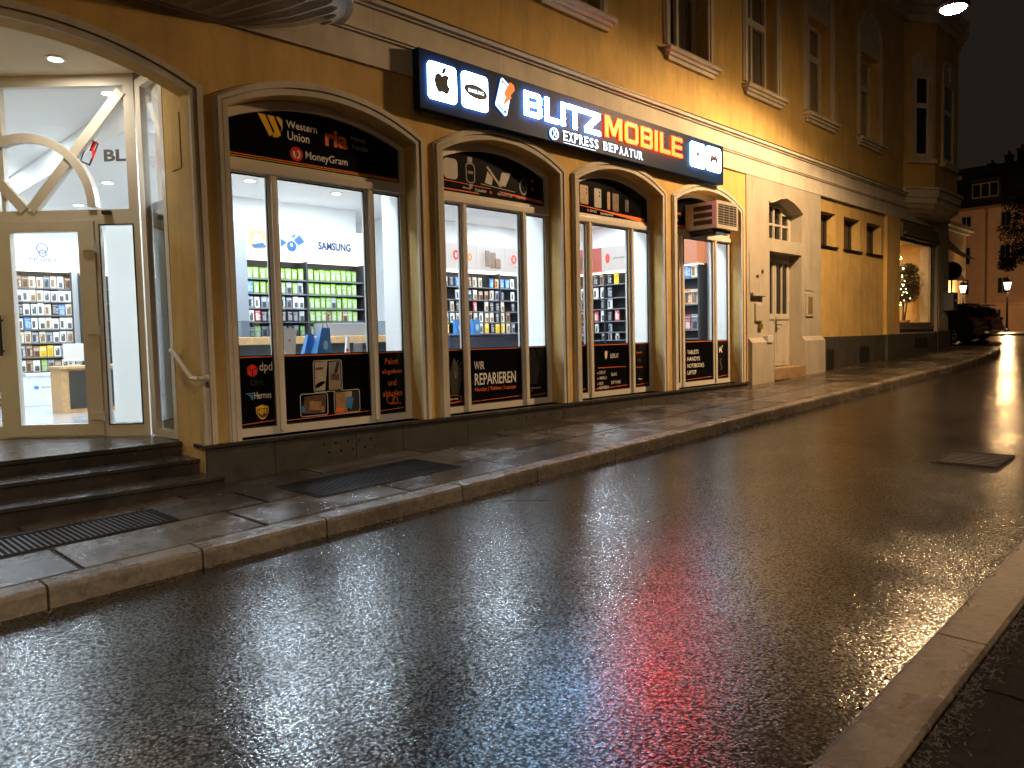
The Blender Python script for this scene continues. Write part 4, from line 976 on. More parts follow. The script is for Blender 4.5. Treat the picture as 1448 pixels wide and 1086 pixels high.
# boxed goods on the wooden unit
def carton(loc,sx,sy,sz,c,label):
    B=MB().bbox(-sx/2,sx/2,-sy/2,sy/2,0,sz,.004); B.slot(1).xz(rect(-sx*.3,sx*.3,sz*.25,sz*.75),-sy/2-.002,-sy/2-.0005)
    o=B.build('goods_box',[mat('carton_'+c,PC[c],.45),mat('pack_label_'+c,tuple(min(.8,.3+.6*q) for q in PC[c]),.5)]); o.location=loc; tag(o,label,'box')
for (x_,z_,c,l) in ((2.80,2.39,'white','white goods box on the top shelf of the wooden unit'),(2.80,2.17,'white','white goods box on the second shelf of the wooden unit'),(2.84,1.94,'blue','blue goods box on the third shelf of the wooden unit'),(2.66,1.94,'white','white goods box beside the blue one on the wooden unit'),(2.80,1.72,'blue','blue goods box on the fourth shelf of the wooden unit'),(2.78,1.25,'black','black goods box on the fifth shelf of the wooden unit'),(2.80,.80,'black','black printer box on the bottom shelf of the wooden unit')):
    carton((x_,7.58,z_),.15 if c!='black' else .2,.12,.16 if c!='black' else .2,c,l)

# counters
ct=thing('shop_counter','long wooden topped service counter behind the first arched window','counter',(5.4,2.6,.72))
MB().bbox(3.6,7.2,2.35,2.95,1.60,1.70,.01).build('counter_top',WOOD,ct)
MB().box(3.65,7.15,2.42,2.9,.72,1.60).build('counter_front',RKD,ct)
MB().box(3.7,7.1,2.86,2.88,1.70,1.92).build('counter_screen',glass('screen_glass',(.7,.74,.76)),ct)
MB().bbox(5.65,6.5,2.6,2.9,1.701,1.88,.01).build('counter_case',GREY,ct)
c2=thing('shop_counter','wooden counter with black front panel seen through the entrance door','counter',(3.3,5.2,.72))
MB().bbox(2.98,3.9,4.95,5.55,1.33,1.37,.008).build('counter_top',WOOD,c2)
MB().box(3.0,3.88,5.0,5.5,.72,1.33).build('counter_body',WOOD,c2); MB().box(3.10,3.80,4.988,5.0,.78,1.30).build('counter_front',TXK,c2)
mo=thing('monitor','pale monitor standing on the small entrance counter','monitor',(3.25,5.25,1.37))
MB().bbox(3.12,3.38,5.28,5.30,1.43,1.68,.006).build('screen',mat('monitor_back',(.62,.62,.62),.4),mo); MB().cyl((3.25,5.29,1.385),(3.25,5.29,1.45),.012).cyl((3.25,5.27,1.371),(3.25,5.27,1.385),.07).build('stand',MATS['monitor_back'],mo)
wb=thing('storage_box','white moulded plastic storage box on the tiled floor below the white pack rack','box',(3.3,7.2,.72))
MB().xz([(2.99,.722),(3.72,.722),(3.72,1.22),(3.06,1.22),(2.99,1.10)],7.05,7.35).build('body',mat('white_plastic',(.72,.74,.74),.35),wb)
MB().bbox(3.04,3.74,7.03,7.37,1.19,1.235,.01).build('lid',MATS['white_plastic'],wb)
text('Samsung',3.25,.99,.18,.04,TXK,wb,y=7.045); MB().xz(circ(3.18,1.01,.035,.03,10),7.042,7.046).build('logo_mark',TXB,wb)

# window ledge with display objects
MB().box(3.2,12.5,.58,.85,1.44,1.47).build('window_ledge',WOOD,bld)
bag=thing('gift_bag','blue paper gift bag standing on the ledge behind the first arched window','bag',(4.42,.62,1.47))
MB().add([(4.31,.60,1.47),(4.50,.60,1.47),(4.485,.60,1.77),(4.385,.60,1.77),(4.30,.72,1.47),(4.51,.72,1.47),(4.46,.68,1.77),(4.40,.68,1.77)],[(0,1,2,3),(4,5,6,7),(0,4,7,3),(1,5,6,2),(0,1,5,4)]).build('bag_body',mat('blue_bag_paper',(.04,.20,.52),.4),bag)
MB().tube([(4.40,.61,1.77),(4.41,.61,1.82),(4.45,.61,1.825),(4.47,.61,1.77)],.004,6).build('bag_handle',TXN,bag)
MB().ell((4.425,.598,1.58),.03,.003,.05).build('bag_print',mat('pale_blue_print',(.4,.6,.8),.5),bag)
b2=thing('gift_bag','smaller blue paper bag leaning left of the large blue bag on the window ledge','bag',(4.32,.75,1.47))
MB().add([(4.24,.74,1.47),(4.40,.74,1.47),(4.37,.74,1.70),(4.30,.74,1.70),(4.24,.82,1.47),(4.40,.82,1.47),(4.37,.79,1.70),(4.30,.79,1.70)],[(0,1,2,3),(4,5,6,7),(0,4,7,3),(1,5,6,2)]).build('bag_body',MATS['blue_bag_paper'],b2)
pb=thing('display_board','white counter display board standing behind the left mullion of the first window','display board',(4.02,.66,1.47))
MB().add([(3.95,.62,1.47),(4.07,.62,1.47),(4.115,.66,1.77),(3.95,.66,1.77),(3.95,.64,1.47),(4.07,.64,1.47),(4.115,.68,1.77),(3.95,.68,1.77)],[(0,1,2,3),(4,5,6,7),(1,5,6,2),(3,2,6,7),(0,4,7,3)]).build('board',mat('display_white',(.78,.77,.75),.4),pb); MB().ell((4.02,.638,1.64),.012,.004,.015).build('printed_mark',TAN,pb)
pb=thing('leaflet_stand','small white leaflet stand near the right mullion of the first window','leaflet stand',(4.72,.66,1.47))
MB().add([(4.69,.62,1.47),(4.74,.62,1.47),(4.77,.66,1.67),(4.74,.66,1.67),(4.69,.65,1.47),(4.74,.65,1.47),(4.77,.69,1.67),(4.74,.69,1.67)],[(0,1,2,3),(4,5,6,7),(1,5,6,2),(3,2,6,7),(0,4,7,3)]).build('stand',MATS['display_white'],pb); MB().ell((4.71,.615,1.52),.015,.003,.02).build('printed_mark',TXR,pb)
pr=thing('till_printer','dark till printer on the ledge behind the right pane of the first window','printer',(5.0,.72,1.47))
MB().bbox(4.92,5.14,.64,.82,1.47,1.60,.012).build('body',mat('printer_grey',(.10,.10,.11),.4),pr); MB().bbox(4.95,5.11,.635,.645,1.53,1.57,.003).build('paper_slot',TXK,pr)
# blue bags on the shelf / counter in second window
for k_,(x_,l_) in enumerate(((7.55,'blue shopping bag beside the mullion on the counter of the second window'),(7.22,'blue shopping bag with white print on the counter of the second window'))):
    q=thing('shopping_bag',l_,'bag',(x_,1.6,1.68)); X=x_
    MB().add([(X-.07,1.55,1.68),(X+.07,1.55,1.68),(X+.075,1.57,1.90),(X-.08,1.57,1.90),(X-.07,1.63,1.68),(X+.07,1.63,1.68),(X+.075,1.61,1.90),(X-.08,1.61,1.90)],[(0,1,2,3),(4,5,6,7),(0,4,7,3),(1,5,6,2)]).build('bag_body',MATS['blue_bag_paper'],q)
    MB().ell((X,1.549,1.78),.035,.003,.05).build('bag_print',MATS['pale_blue_print'],q)
dk=thing('service_desk','dark blue service desk behind the second arched window','desk',(7.6,1.7,.72))
MB().bbox(6.95,8.3,1.45,1.95,.72,1.66,.01).build('desk_body',mat('dark_blue_laminate',(.02,.03,.06),.35),dk); MB().bbox(6.93,8.32,1.43,1.97,1.661,1.68,.005).build('desk_top',MATS['dark_blue_laminate'],dk)

# ceiling lights (each a real lamp)
def area(name,loc,size,power,col,parent,rot=None,shape='DISK'):
    l=bpy.data.lights.new(name,'AREA'); l.shape=shape; l.size=size; l.energy=power; l.color=col
    o=bpy.data.objects.new(name,l); COL.objects.link(o); o.parent=parent; o.location=Vector(loc)-parent.location
    if rot: o.rotation_euler=rot
    return o
LAMPF=emis('downlight_lens',(1,.98,.95),9)
spots=[(3.9,.98,3.98),(5.9,.98,3.98),(8.9,.98,3.98),(11.4,.98,3.98)]+[(4.6,2.4,3.86),(6.2,2.4,3.86),(6.4,3.35,3.86),(5.0,3.3,3.86),(8.4,2.3,3.86),(10.2,2.3,3.86),(11.7,2.6,3.86),(10.6,3.4,3.86),(2.2,4.2,4.17),(3.6,4.6,3.86),(2.4,6.4,4.17),(3.8,6.6,3.86),(1.0,4.6,4.17),(5.6,6.8,3.86),(1.0,6.4,4.17)]
DLW=['in the front strip above the first arched window','in the front strip between first and second window','in the front strip behind the third window','in the front strip beside the air conditioner',
 'over the long counter, nearest the first window','over the blue bags of the second window','in front of the rack with blue lettering','in front of the picture header','over the dark blue desk','in the middle of the second window ceiling','close to the side wall rack','before the far end of the long rack',
 'just inside the fanlight, highest up','beside the small entrance counter','before the white pack rack','above the storage box corner','deep behind the round fanlight bar','over the back wall rack','before the wooden unit']
for i,(x_,y_,z_) in enumerate(spots):
    where=DLW[i]
    t=thing('ceiling_light','round recessed downlight %s'%where,'ceiling light',(x_,y_,z_),'downlights in the shop ceiling')
    MB().lathe((x_,y_,z_-.012),[(.085,0),(.10,.004),(.10,.0118)],20).build('housing',mat('downlight_ring',(.7,.7,.7),.4),t)
    MB().lathe((x_,y_,z_-.0145),[(.07,0),(.07,.002)],20).build('lens',LAMPF,t)
    area('lamp',(x_,y_,z_-.02),.16,48,(.70,.86,1.0),t)
vl=thing('ceiling_light','single downlight in the warm plaster ceiling over the entrance steps','ceiling light',(2.15,1.3,4.262))
MB().lathe((2.15,1.3,4.249),[(.075,0),(.09,.004),(.09,.012)],20).build('housing',MATS['downlight_ring'],vl); MB().lathe((2.15,1.3,4.246),[(.06,0),(.06,.002)],20).build('lens',LAMPF,vl)
area('lamp',(2.15,1.3,4.24),.14,14,(1,.90,.74),vl)

# ================================================================== SIGNBOARD
sg=thing('illuminated_sign','long dark illuminated shop sign with glowing white and red letters above the arches','shop sign',(8.45,-.1,4.1))
B=MB().bbox(5.225,11.69,-.15,-.045,4.10,4.735,.006); B.build('sign_board',mat('sign_navy_face',(.008,.026,.075),.45,spec=.08),sg)
B=MB()
for X in (5.6,7.6,9.6,11.3): B.box(X,X+.05,-.045,.0,4.3,4.6)
B.build('bracket',DKM,sg)
MB().box(5.3,9.0,-.06,-.035,4.7365,4.742).build('added_glow_strip',emis('sign_top_added_glow',(.35,.62,1.0),45.0),sg)  # glowing strip added on top of the board to spill blue onto the cornice
def signmat(n,c,s): return emis(n,c,s)
SWH=emis('sign_white_light',(.32,.63,1.0),70.0); SHALO=emis('sign_blue_halo',(.10,.36,1.0),7.0); SRED=emis('sign_red_light',(1.0,.008,.0005),60.0); SRH=emis('sign_red_halo',(1.0,.02,.0),16.0); SOR=emis('sign_orange_light',(1.0,.12,.008),1.5)
YS=-.15
def lit(name,outer,holes,face,halo,parent=sg,d=.022):
    B=MB(); B.xz(outer,YS-d,YS-d+.008,holes=holes); B.slot(1); B.xz(outer,YS-d+.0085,YS-.004,holes=holes); return B.build(name,[face,halo],parent)
SM=emis('sign_small_white',(.75,.88,1.0),2.6)
SIC=emis('sign_icon_light',(.42,.72,1.0),26.0)
def icon(x0,x1,z0,z1): return lit('icon_panel',rrect(x0,x1,z0,z1,.05),[],SIC,SHALO)
INK=mat('sign_icon_ink',(.01,.02,.05),.5)
i1=icon(5.33,5.74,4.22,4.62); i2=icon(5.82,6.22,4.225,4.625); i3=icon(10.63,11.06,4.265,4.65); i4=icon(11.12,11.57,4.27,4.66)
YI=YS-.022
# apple mark
ap=[(0,.60),(.06,.66),(.16,.70),(.30,.68),(.40,.62),(.36,.56),(.31,.48),(.31,.36),(.36,.25),(.44,.19),(.38,.06),(.28,-.06),(.18,-.08),(.10,-.05),(0,-.03),(-.10,-.05),(-.18,-.08),(-.28,-.04),(-.40,.14),(-.46,.34),(-.42,.54),(-.32,.66),(-.20,.70),(-.10,.67)]
MB().xz([(5.53+x_*.25,4.325+z_*.27) for x_,z_ in ap[::-1]],YI-.003,YI-.001).xz([(5.52,4.515),(5.53,4.56),(5.565,4.592),(5.592,4.595),(5.587,4.555),(5.555,4.52)],YI-.003,YI-.001).build('logo_mark',INK,i1)
ell=[(6.03+.18*math.cos(t)+.0*math.sin(t),4.425+0.076*math.sin(t)-.012*math.cos(t)) for t in [2*PI*i/28 for i in range(28)]]
MB().xz(ell,YI-.003,YI-.001).build('logo_mark',mat('sign_logo_blue',(.015,.06,.16),.5),i2)
text('SAMSUNG',5.91,4.405,.24,.042,emis('sign_small_letter',(.8,.9,1),2.5),i2,y=YI-.004,bold=.02)
# small figure icon and pad icon
B=MB().xz(circ(10.845,4.55,.034,.028,12),YI-.003,YI-.001).xz(rect(10.80,10.885,4.44,4.51),YI-.003,YI-.001).xz(rect(10.755,10.788,4.42,4.525),YI-.003,YI-.001).xz(rect(10.90,10.92,4.43,4.515),YI-.003,YI-.001).xz(rect(10.81,10.835,4.385,4.438),YI-.003,YI-.001).xz(rect(10.855,10.88,4.385,4.438),YI-.003,YI-.001)
B.build('logo_mark',INK,i3); text('SERVICE',10.74,4.325,.21,.035,INK,i3,y=YI-.002,bold=.02)
MB().xz([(11.22,4.42),(11.245,4.385),(11.275,4.40),(11.305,4.445),(11.385,4.445),(11.415,4.40),(11.445,4.385),(11.47,4.42),(11.455,4.50),(11.42,4.535),(11.38,4.535),(11.365,4.52),(11.325,4.52),(11.31,4.535),(11.27,4.535),(11.235,4.50)],YI-.003,YI-.001).build('logo_mark',INK,i4)
MB().xz(circ(11.285,4.49,.014,.014,8),YI-.006,YI-.004).build('pad_button',SOR,i4); MB().xz(circ(11.405,4.49,.014,.014,8),YI-.006,YI-.004).build('pad_button',SOR,i4)
# phone and bolt
ph=[(6.455,4.67),(6.47,4.685),(6.62,4.60),(6.62,4.575),(6.53,4.26),(6.505,4.25),(6.36,4.345),(6.355,4.37)]
c_=(6.49,4.47); sc=lambda s_:[(c_[0]+(x_-c_[0])*s_,c_[1]+(z_-c_[1])*s_) for x_,z_ in ph]
lit('phone_symbol',sc(1)[::-1],[sc(.90)[::-1]],SM,SHALO,d=.018); lit('phone_symbol',sc(.74)[::-1],[],SM,SHALO,d=.018)
MB().xz([(6.455,4.355),(6.60,4.475),(6.575,4.49),(6.655,4.575),(6.64,4.63),(6.58,4.65),(6.495,4.53),(6.485,4.485),(6.515,4.475)],YS-.036,YS-.024).build('bolt_symbol',SOR,sg)
# letters
t_=.24
LET={
'B':([(0,0),(.84,0),(1,.12),(1,.42),(.93,.5),(.98,.58),(.98,.88),(.82,1),(0,1)],[[(.22,.20),(.76,.20),(.78,.23),(.78,.38),(.76,.41),(.22,.41)],[(.22,.60),(.74,.60),(.76,.62),(.76,.78),(.74,.80),(.22,.80)]]),
'L':([(0,0),(1,0),(1,.2),(.27,.2),(.27,1),(0,1)],[]),'I':([(0,0),(1,0),(1,1),(0,1)],[]),
'T':([(.38,0),(.62,0),(.62,.8),(1,.8),(1,1),(0,1),(0,.8),(.38,.8)],[]),
'Z':([(0,0),(1,0),(1,.2),(.36,.2),(1,.76),(1,1),(0,1),(0,.8),(.62,.8),(0,.24)],[]),
'M':([(0,0),(.19,0),(.19,.66),(.42,.12),(.58,.12),(.81,.66),(.81,0),(1,0),(1,1),(.74,1),(.5,.44),(.26,1),(0,1)],[]),
'O':([(.14,0),(.86,0),(1,.13),(1,.87),(.86,1),(.14,1),(0,.87),(0,.13)],[[(.26,.2),(.74,.2),(.79,.25),(.79,.75),(.74,.8),(.26,.8),(.21,.75),(.21,.25)]]),
'E':([(0,0),(1,0),(1,.19),(.25,.19),(.25,.41),(.94,.41),(.94,.59),(.25,.59),(.25,.81),(1,.81),(1,1),(0,1)],[])}
for ch,a,b in (('B',6.84,7.155),('L',7.215,7.47),('I',7.525,7.60),('T',7.64,7.96),('Z',8.0,8.33)):
    o,h=LET[ch]; M_=lambda L:[(a+p[0]*(b-a),4.325+p[1]*.295) for p in L]
    lit('letter',M_(o),[M_(q) for q in h],SWH,SHALO)
for ch,a,b in (('M',8.44,8.83),('O',8.895,9.22),('B',9.285,9.585),('I',9.64,9.715),('L',9.78,10.06),('E',10.10,10.39)):
    o,h=LET[ch]; M_=lambda L:[(a+p[0]*(b-a),4.34+p[1]*.295) for p in L]
    lit('letter',M_(o),[M_(q) for q in h],SRED,SRH)
lit('letter',circ(7.385,4.195,.08,.075,20),[circ(7.385,4.195,.066,.061,20)],SM,SHALO,d=.02)
text('X',7.345,4.155,.08,.08,SM,sg,y=YS-.02,bold=.02,name='letter')
# slab-serif small lettering: sans glyphs with added serifs
def serif(word,x0,w,z0,h):
    n_=len(word); cw=w/n_
    for i,ch in enumerate(word):
        xa=x0+i*cw+cw*.08; xb=x0+(i+1)*cw-cw*.16
        text(ch,xa,z0,xb-xa,h,SM,sg,y=YS-.012,bold=.018,name='letter',depth=.0)
    B=MB()
    for i,ch in enumerate(word):
        xa=x0+i*cw; xb=xa+cw
        feet={'E':[0],'X':[0,1],'P':[0],'R':[0,1],'S':[],'B':[0],'A':[0,1],'T':[.5],'U':[],'Ä':[0,1]}.get(ch,[])
        for q in feet:
            c=xa+cw*(.16+q*.64); B.box(c-cw*.12,c+cw*.12,YS-.0105,YS-.0075,z0,z0+h*.09)
        if ch in 'EXPRBU': B.box(xa-cw*.0,xa+cw*.26,YS-.0105,YS-.0075,z0+h*.89,z0+h)
    if B.v: B.build('letter_serif',SM,sg)
serif('EXPRESS',7.56,.75,4.145,.125); serif('BEPAATUR',8.40,.95,4.155,.115)
MB().box(7.58,8.25,YS-.003,YS-.001,4.118,4.124).build('underline',SM,sg)

# ================================================================== AIR CONDITIONER
ac=thing('air_conditioner','boxy cream window air conditioner sticking out of the top of the fourth arch','air conditioner',(11.45,-.2,3.3))
PLS=mat('aged_cream_plastic',(.50,.44,.36),.5,var=.12,vscale=6)
x0,x1,ya,yb,z0,z1=11.05,11.73,-.38,.20,3.32,3.74
B=MB().bbox(x0+.0,x1,ya+.02,yb,z0,z1,.012); B.build('casing',PLS,ac)
MB().xz(rect(x0-.01,x1+.01,z0-.01,z1+.01),ya-.005,ya+.02,holes=[rect(x0+.04,x1-.04,z0+.05,z1-.04)]).build('front_frame',PLS,ac)
MB().xz(rect(x0+.03,x1-.03,z0+.04,z1-.03),ya+.006,ya+.012).build('coil_recess',TXK,ac)
B=MB()
for k_ in range(9): zz=z0+.07+k_*.04; B.box(x0+.04,x1-.04,ya-.002,ya+.004,zz,zz+.006)
for X in (x0+.22,x0+.40,x0+.54): B.box(X,X+.008,ya-.004,ya+.003,z0+.05,z1-.04)
B.build('grille',PLS,ac)
for k_ in range(3):
    zz=z0+.06+k_*.115; MB().box(x0-.003,x0+.001,ya+.08,yb-.16,zz,zz+.075).build('side_vent',TXK,ac)
MB().box(x0+.05,x1-.05,ya+.1,.18,z0-.05,z0-.012).box(x0+.1,x0+.14,ya+.1,.19,z0-.10,z0-.05).build('bracket',DKM,ac)

# ================================================================== STREET LAMPS
SOD=(1.0,.64,.33)
def street_lamp(loc,pole_xy,tilt,power,label,spot=164,blend=.12,col=None):
    X,Y,Z=loc; t=thing('street_lamp',label,'street lamp',(pole_xy[0],pole_xy[1],gz(pole_xy[0])+.26))
    zb=gz(pole_xy[0])+.26
    MB().lathe((pole_xy[0],pole_xy[1],zb),[(.11,0),(.11,.5),(.07,.6),(.055,Z-zb+.9)],14).build('pole',DKM,t)
    MB().tube([(pole_xy[0],pole_xy[1],Z+.9),(pole_xy[0]*.6+X*.4,pole_xy[1]*.6+Y*.4,Z+.82),(X,Y-.15,Z+.24),(X,Y,Z+.12)],.03,10).build('arm',DKM,t)
    B=MB(); B.lathe((X,Y,Z+.0),[(.20,0),(.23,.03),(.20,.10),(.08,.15)],20); h=B.build('luminaire',DKM,t,smooth=True)
    MB().lathe((X,Y,Z-.045),[(.06,0),(.14,.01),(.18,.044)],20).build('lens',emis('sodium_lens',(1,.62,.27),700),h,smooth=True)
    l=bpy.data.lights.new('lamp','SPOT'); l.energy=power; l.color=SOD; l.spot_size=math.radians(spot); l.spot_blend=blend; l.shadow_soft_size=.2
    o=bpy.data.objects.new('lamp',l); COL.objects.link(o); o.parent=t; o.location=Vector((X,Y,Z-.06))-t.location; o.rotation_euler=tilt
    if col: l.color=col
    return t
street_lamp((13.0,-3.23,6.39),(13.6,-6.1),(math.radians(-4),math.radians(7),0),2250,'glowing street lamp hanging over the road on a dark arm, high beside the corner oriel',176,.30)
street_lamp((-3.0,-15.0,8.6),(-3.4,-16.6),(math.radians(-10),math.radians(2),0),14500,'second street lamp on the near pavement, behind the viewer',166,.5,(1.0,.76,.52))
def lantern(X,Y,label,z0=1.255,k=1.5,en=2600):
    t=thing('lantern',label,'lantern',(X,Y,z0),'lit lantern posts across the junction')
    MB().lathe((X,Y,z0),[(r*k,z*k) for r,z in [(.14,0),(.14,.12),(.07,.2),(.05,1.0),(.045,2.25),(.08,2.3),(.04,2.36)]],12).build('post',DKM,t)
    MB().lathe((X,Y,z0+2.36*k),[(.11*k,0),(.20*k,.40*k)],6).build('glass_shade',LGL,t)
    MB().ell((X,Y,z0+2.56*k),.12,.12,.2).build('bulb',emis('lantern_glow',(1,.80,.50),8),t)
    MB().lathe((X,Y,z0+2.765*k),[(r*k,z*k) for r,z in [(.24,0),(.20,.05),(.07,.18),(.03,.22),(.02,.32)]],6).build('cap',DKM,t)
    for dx in (-.35,.35):
        pass
    l=bpy.data.lights.new('lamp','POINT'); l.energy=en*.8; l.specular_factor=.12; l.color=(1,.58,.25); l.shadow_soft_size=.2
    o=bpy.data.objects.new('lamp',l); COL.objects.link(o); o.parent=t; o.location=(0,0,2.56*k-.34)
    return t
LGL=bpy.data.materials.new('lantern_glass'); LGL.use_nodes=True; _t=LGL.node_tree; _t.nodes.remove(_t.nodes['Principled BSDF'])
_a=_n(_t,'ShaderNodeBsdfTransparent'); _a.inputs[0].default_value=(.85,.85,.85,1); _e=_n(_t,'ShaderNodeEmission'); _e.inputs[0].default_value=(1,.80,.50,1); _e.inputs[1].default_value=2.5
_s=_n(_t,'ShaderNodeAddShader'); _t.links.new(_a.outputs[0],_s.inputs[0]); _t.links.new(_e.outputs[0],_s.inputs[1]); _t.links.new(_s.outputs[0],_t.nodes['Material Output'].inputs[0])
lantern(75.0,8.52,'lit lantern on a slim post standing clear of the cars by the far kerb')
lantern(64.0,9.13,'lit lantern on a slim post rising behind the roof of the parked dark car',k=1.28,en=700)

# ================================================================== BACKGROUND HOUSES
K=90/56
def by(y): return (y+6.6)*K-6.6
def bz(z): return (z-1.6)*K+1.6
h=thing('apartment_house','salmon plastered apartment house with dark dormer roof across the far street','building',(90,0,1.2))
PE=mat('salmon_stucco',(.66,.42,.28),.9,var=.12,vscale=.5,dirt=.4)
BW=[(by(6.76),by(7.26),bz(7.83),bz(8.79)),(by(6.80),by(7.28),bz(5.77),bz(6.8)),(by(4.59),by(5.10),bz(5.83),bz(6.8)),(by(4.6),by(5.07),bz(8.03),bz(8.85)),
    (by(6.85),by(7.30),bz(3.8),bz(4.75)),(by(4.7),by(5.2),bz(3.8),bz(4.75)),(by(2.3),by(2.8),bz(5.83),bz(6.8)),(by(2.3),by(2.8),bz(8.03),bz(8.85)),(by(9.2),by(9.7),bz(5.77),bz(6.8)),(by(9.2),by(9.7),bz(7.83),bz(8.79))]
eb,et=by(14),bz(9.25)
def yzr(y0,y1,z0,z1): return [(-y1,z0),(-y0,z0),(-y0,z1),(-y1,z1)]
B=MB().yz(yzr(-30,eb,1.2,et),90,90.4,holes=[yzr(*w) for w in BW]); B.box(90.4,101,-30,eb,1.2,et); B.build('wall',PE,h)
for w in BW:
    y0,y1,z0,z1=w
    wo=MB().yz(yzr(y0-.12,y1+.12,z0-.12,z1+.12),89.95,90.15,holes=[yzr(y0+.0,(y0+y1)/2-.02,z0+.0,z1-.0),yzr((y0+y1)/2+.02,y1-.0,z0+.0,z1-.0)]).build('window',mat('pale_frame',(.45,.38,.30),.6),h)
    MB().yz(yzr(y0,y1,z0,z1),90.08,90.1).build('pane',DG,wo)
    MB().box(89.8,90,y0-.15,y1+.15,z0-.2,z0-.12).build('sill',MATS['pale_frame'],wo)
MB().box(89.6,90,-30,eb,et-.1,et+.15).build('eaves',mat('gutter_dull',(.25,.17,.11),.6),h)
MB().cyl((89.85,by(5.85),1.2),(89.85,by(5.85),et-.1),.10).build('drainpipe',MATS['gutter_dull'],h)
RF=mat('dark_roof_tiles',(.018,.016,.016),.7,var=.3,vscale=2,bump=.5,bscale=6)
B=MB().add([(89.5,-30,et+.15),(89.5,eb,et+.15),(92.0,eb,bz(11.6)),(92.0,-30,bz(11.6)),(96,eb,bz(12.6)),(96,-30,bz(12.6)),(102,eb,et),(102,-30,et)],[(0,1,2,3),(3,2,4,5),(5,4,6,7),(1,6,4,2)]); rf=B.build('roof',RF,h)
B=MB().box(89.9,93,by(5.1),by(6.8),bz(9.75),bz(11.0)).box(89.7,93.2,by(5.0),by(6.9),bz(11.0),bz(11.08)); dm=B.build('dormer',RF,rf)
B=MB(); ys=[by(5.23),by(5.72),by(6.2),by(6.68)]
MB().yz(yzr(ys[0],ys[3],bz(9.9),bz(10.82)),89.82,89.88,holes=[yzr(a+.06,b-.06,bz(9.9)+.1,bz(10.82)-.1) for a,b in zip(ys[:-1],ys[1:])]).build('dormer_window',mat('dormer_frame',(.34,.28,.18),.6),h)
MB().yz(yzr(ys[0],ys[3],bz(9.9),bz(10.82)),89.885,89.893).build('dormer_pane',DG,h)
for a,b,t0 in ((by(5.22),by(5.6),bz(12.9)),(by(4.47),by(4.91),bz(13.2)),(by(6.2),by(6.55),bz(12.5))):
    MB().box(95.2,96.2,a,b,bz(11.5),t0).box(95.1,96.3,a-.1,b+.1,t0,t0+.15).cyl((95.7,(a+b)/2,t0+.15),(95.7,(a+b)/2,t0+.6),.12).build('chimney',RF,rf)
# ground floor: entrance, low annex and gate
MB().box(87.5,90,by(1.5),by(6.05),1.2,bz(3.0)).box(87.3,90,by(1.4),by(6.1),bz(3.0),bz(3.12)).build('annex',PE,h)
wo=MB().yz(yzr(by(4.65),by(5.25),bz(2.15),bz(2.78)),87.4,87.5,holes=[yzr(by(4.65)+.1+i*.29,by(4.65)+.32+i*.29,bz(2.15)+.1,bz(2.78)-.1) for i in range(3)]).build('annex_window',MATS['pale_frame'],h)
MB().yz(yzr(by(4.65),by(5.25),bz(2.15),bz(2.78)),87.46,87.47).build('pane',DG,wo)
# neighbour on the left side of the far street
h2=thing('neighbour_house','lamp lit ochre house with pale cornice and awnings just behind the round traffic sign','building',(62,10,1.2))
OC=mat('ochre_stucco',(.62,.45,.24),.9,var=.1,vscale=.8,dirt=.3)
MB().box(62,68,9.95,24,1.2,8.9).build('wall',OC,h2)
MB().box(61.8,68.2,9.7,24,8.9,9.15).box(61.6,68.5,9.45,24,9.15,9.45).build('cornice',TR,h2)
AW=mat('awning_canvas',(.55,.45,.30),.8,var=.1)
for za,zb,yo in ((7.6,6.9,1.0),(6.0,5.2,.5)):
    MB().add([(63,9.95,za),(66.5,9.95,za),(66.5,9.95-yo,zb),(63,9.95-yo,zb),(63,9.95,za-.06),(66.5,9.95,za-.06),(66.5,9.95-yo,zb-.06),(63,9.95-yo,zb-.06)],[(0,1,2,3),(7,6,5,4),(0,4,5,1),(1,5,6,2),(2,6,7,3),(3,7,4,0)]).build('awning',AW,h2)
MB().box(66.6,67.4,9.9,9.95,1.3,3.9).build('doorway',mat('brown_door',(.10,.06,.03),.6),h2)

# ================================================================== TREES AND PLANT
def leafcloud(name,parent,origin,blobs,n,size,mt,seed):
    r=random.Random(seed); V=[];F=[]
    for (cx,cyy,cz,rx,ry,rz,wt) in blobs:
        for i in range(int(n*wt)):
            a=r.uniform(0,2*PI); u=r.uniform(-1,1); q=r.random()**.45
            s_=math.sqrt(1-u*u); p=Vector((cx+rx*q*s_*math.cos(a),cyy+ry*q*s_*math.sin(a),cz+rz*q*u))
            d=Vector((r.gauss(0,1),r.gauss(0,1),r.gauss(0,.6))).normalized(); e=d.orthogonal().normalized(); e=(e*math.cos(a)+d.cross(e)*math.sin(a))
            L=size*r.uniform(.6,1.3); w=L*.36; o=len(V)
            V+=[p-d*L*.5,p+e*w*.5,p+d*L*.5,p-e*w*.5]; F.append((o,o+1,o+2,o+3))
    B=MB(); B.add(V,F); return B.build(name,mt,parent,fix=False)
LF=mat('tree_leaves',(.085,.085,.028),.6,var=.35,vscale=1.5)
BARK=mat('bark',(.08,.055,.035),.9,var=.3,vscale=8,bump=.8,bscale=20)
tr=thing('street_tree','leafy dark street tree reaching in at the edge of the picture over the far lantern','tree',(44,-1.6,1.1))
MB().cyl((44,-1.6,1.0),(44.1,-1.5,3.6),.22,.15).cyl((44.1,-1.5,3.5),(44,-.2,5.6),.13,.06).cyl((44.1,-1.5,3.5),(44.5,-2.6,6.2),.13,.06).cyl((44.1,-1.5,3.5),(43.7,-1.2,7.4),.12,.04).cyl((44.05,-.7,4.9),(43.8,.8,5.6),.06,.02).build('trunk',BARK,tr,smooth=True)
rb=random.Random(9); bl=[]
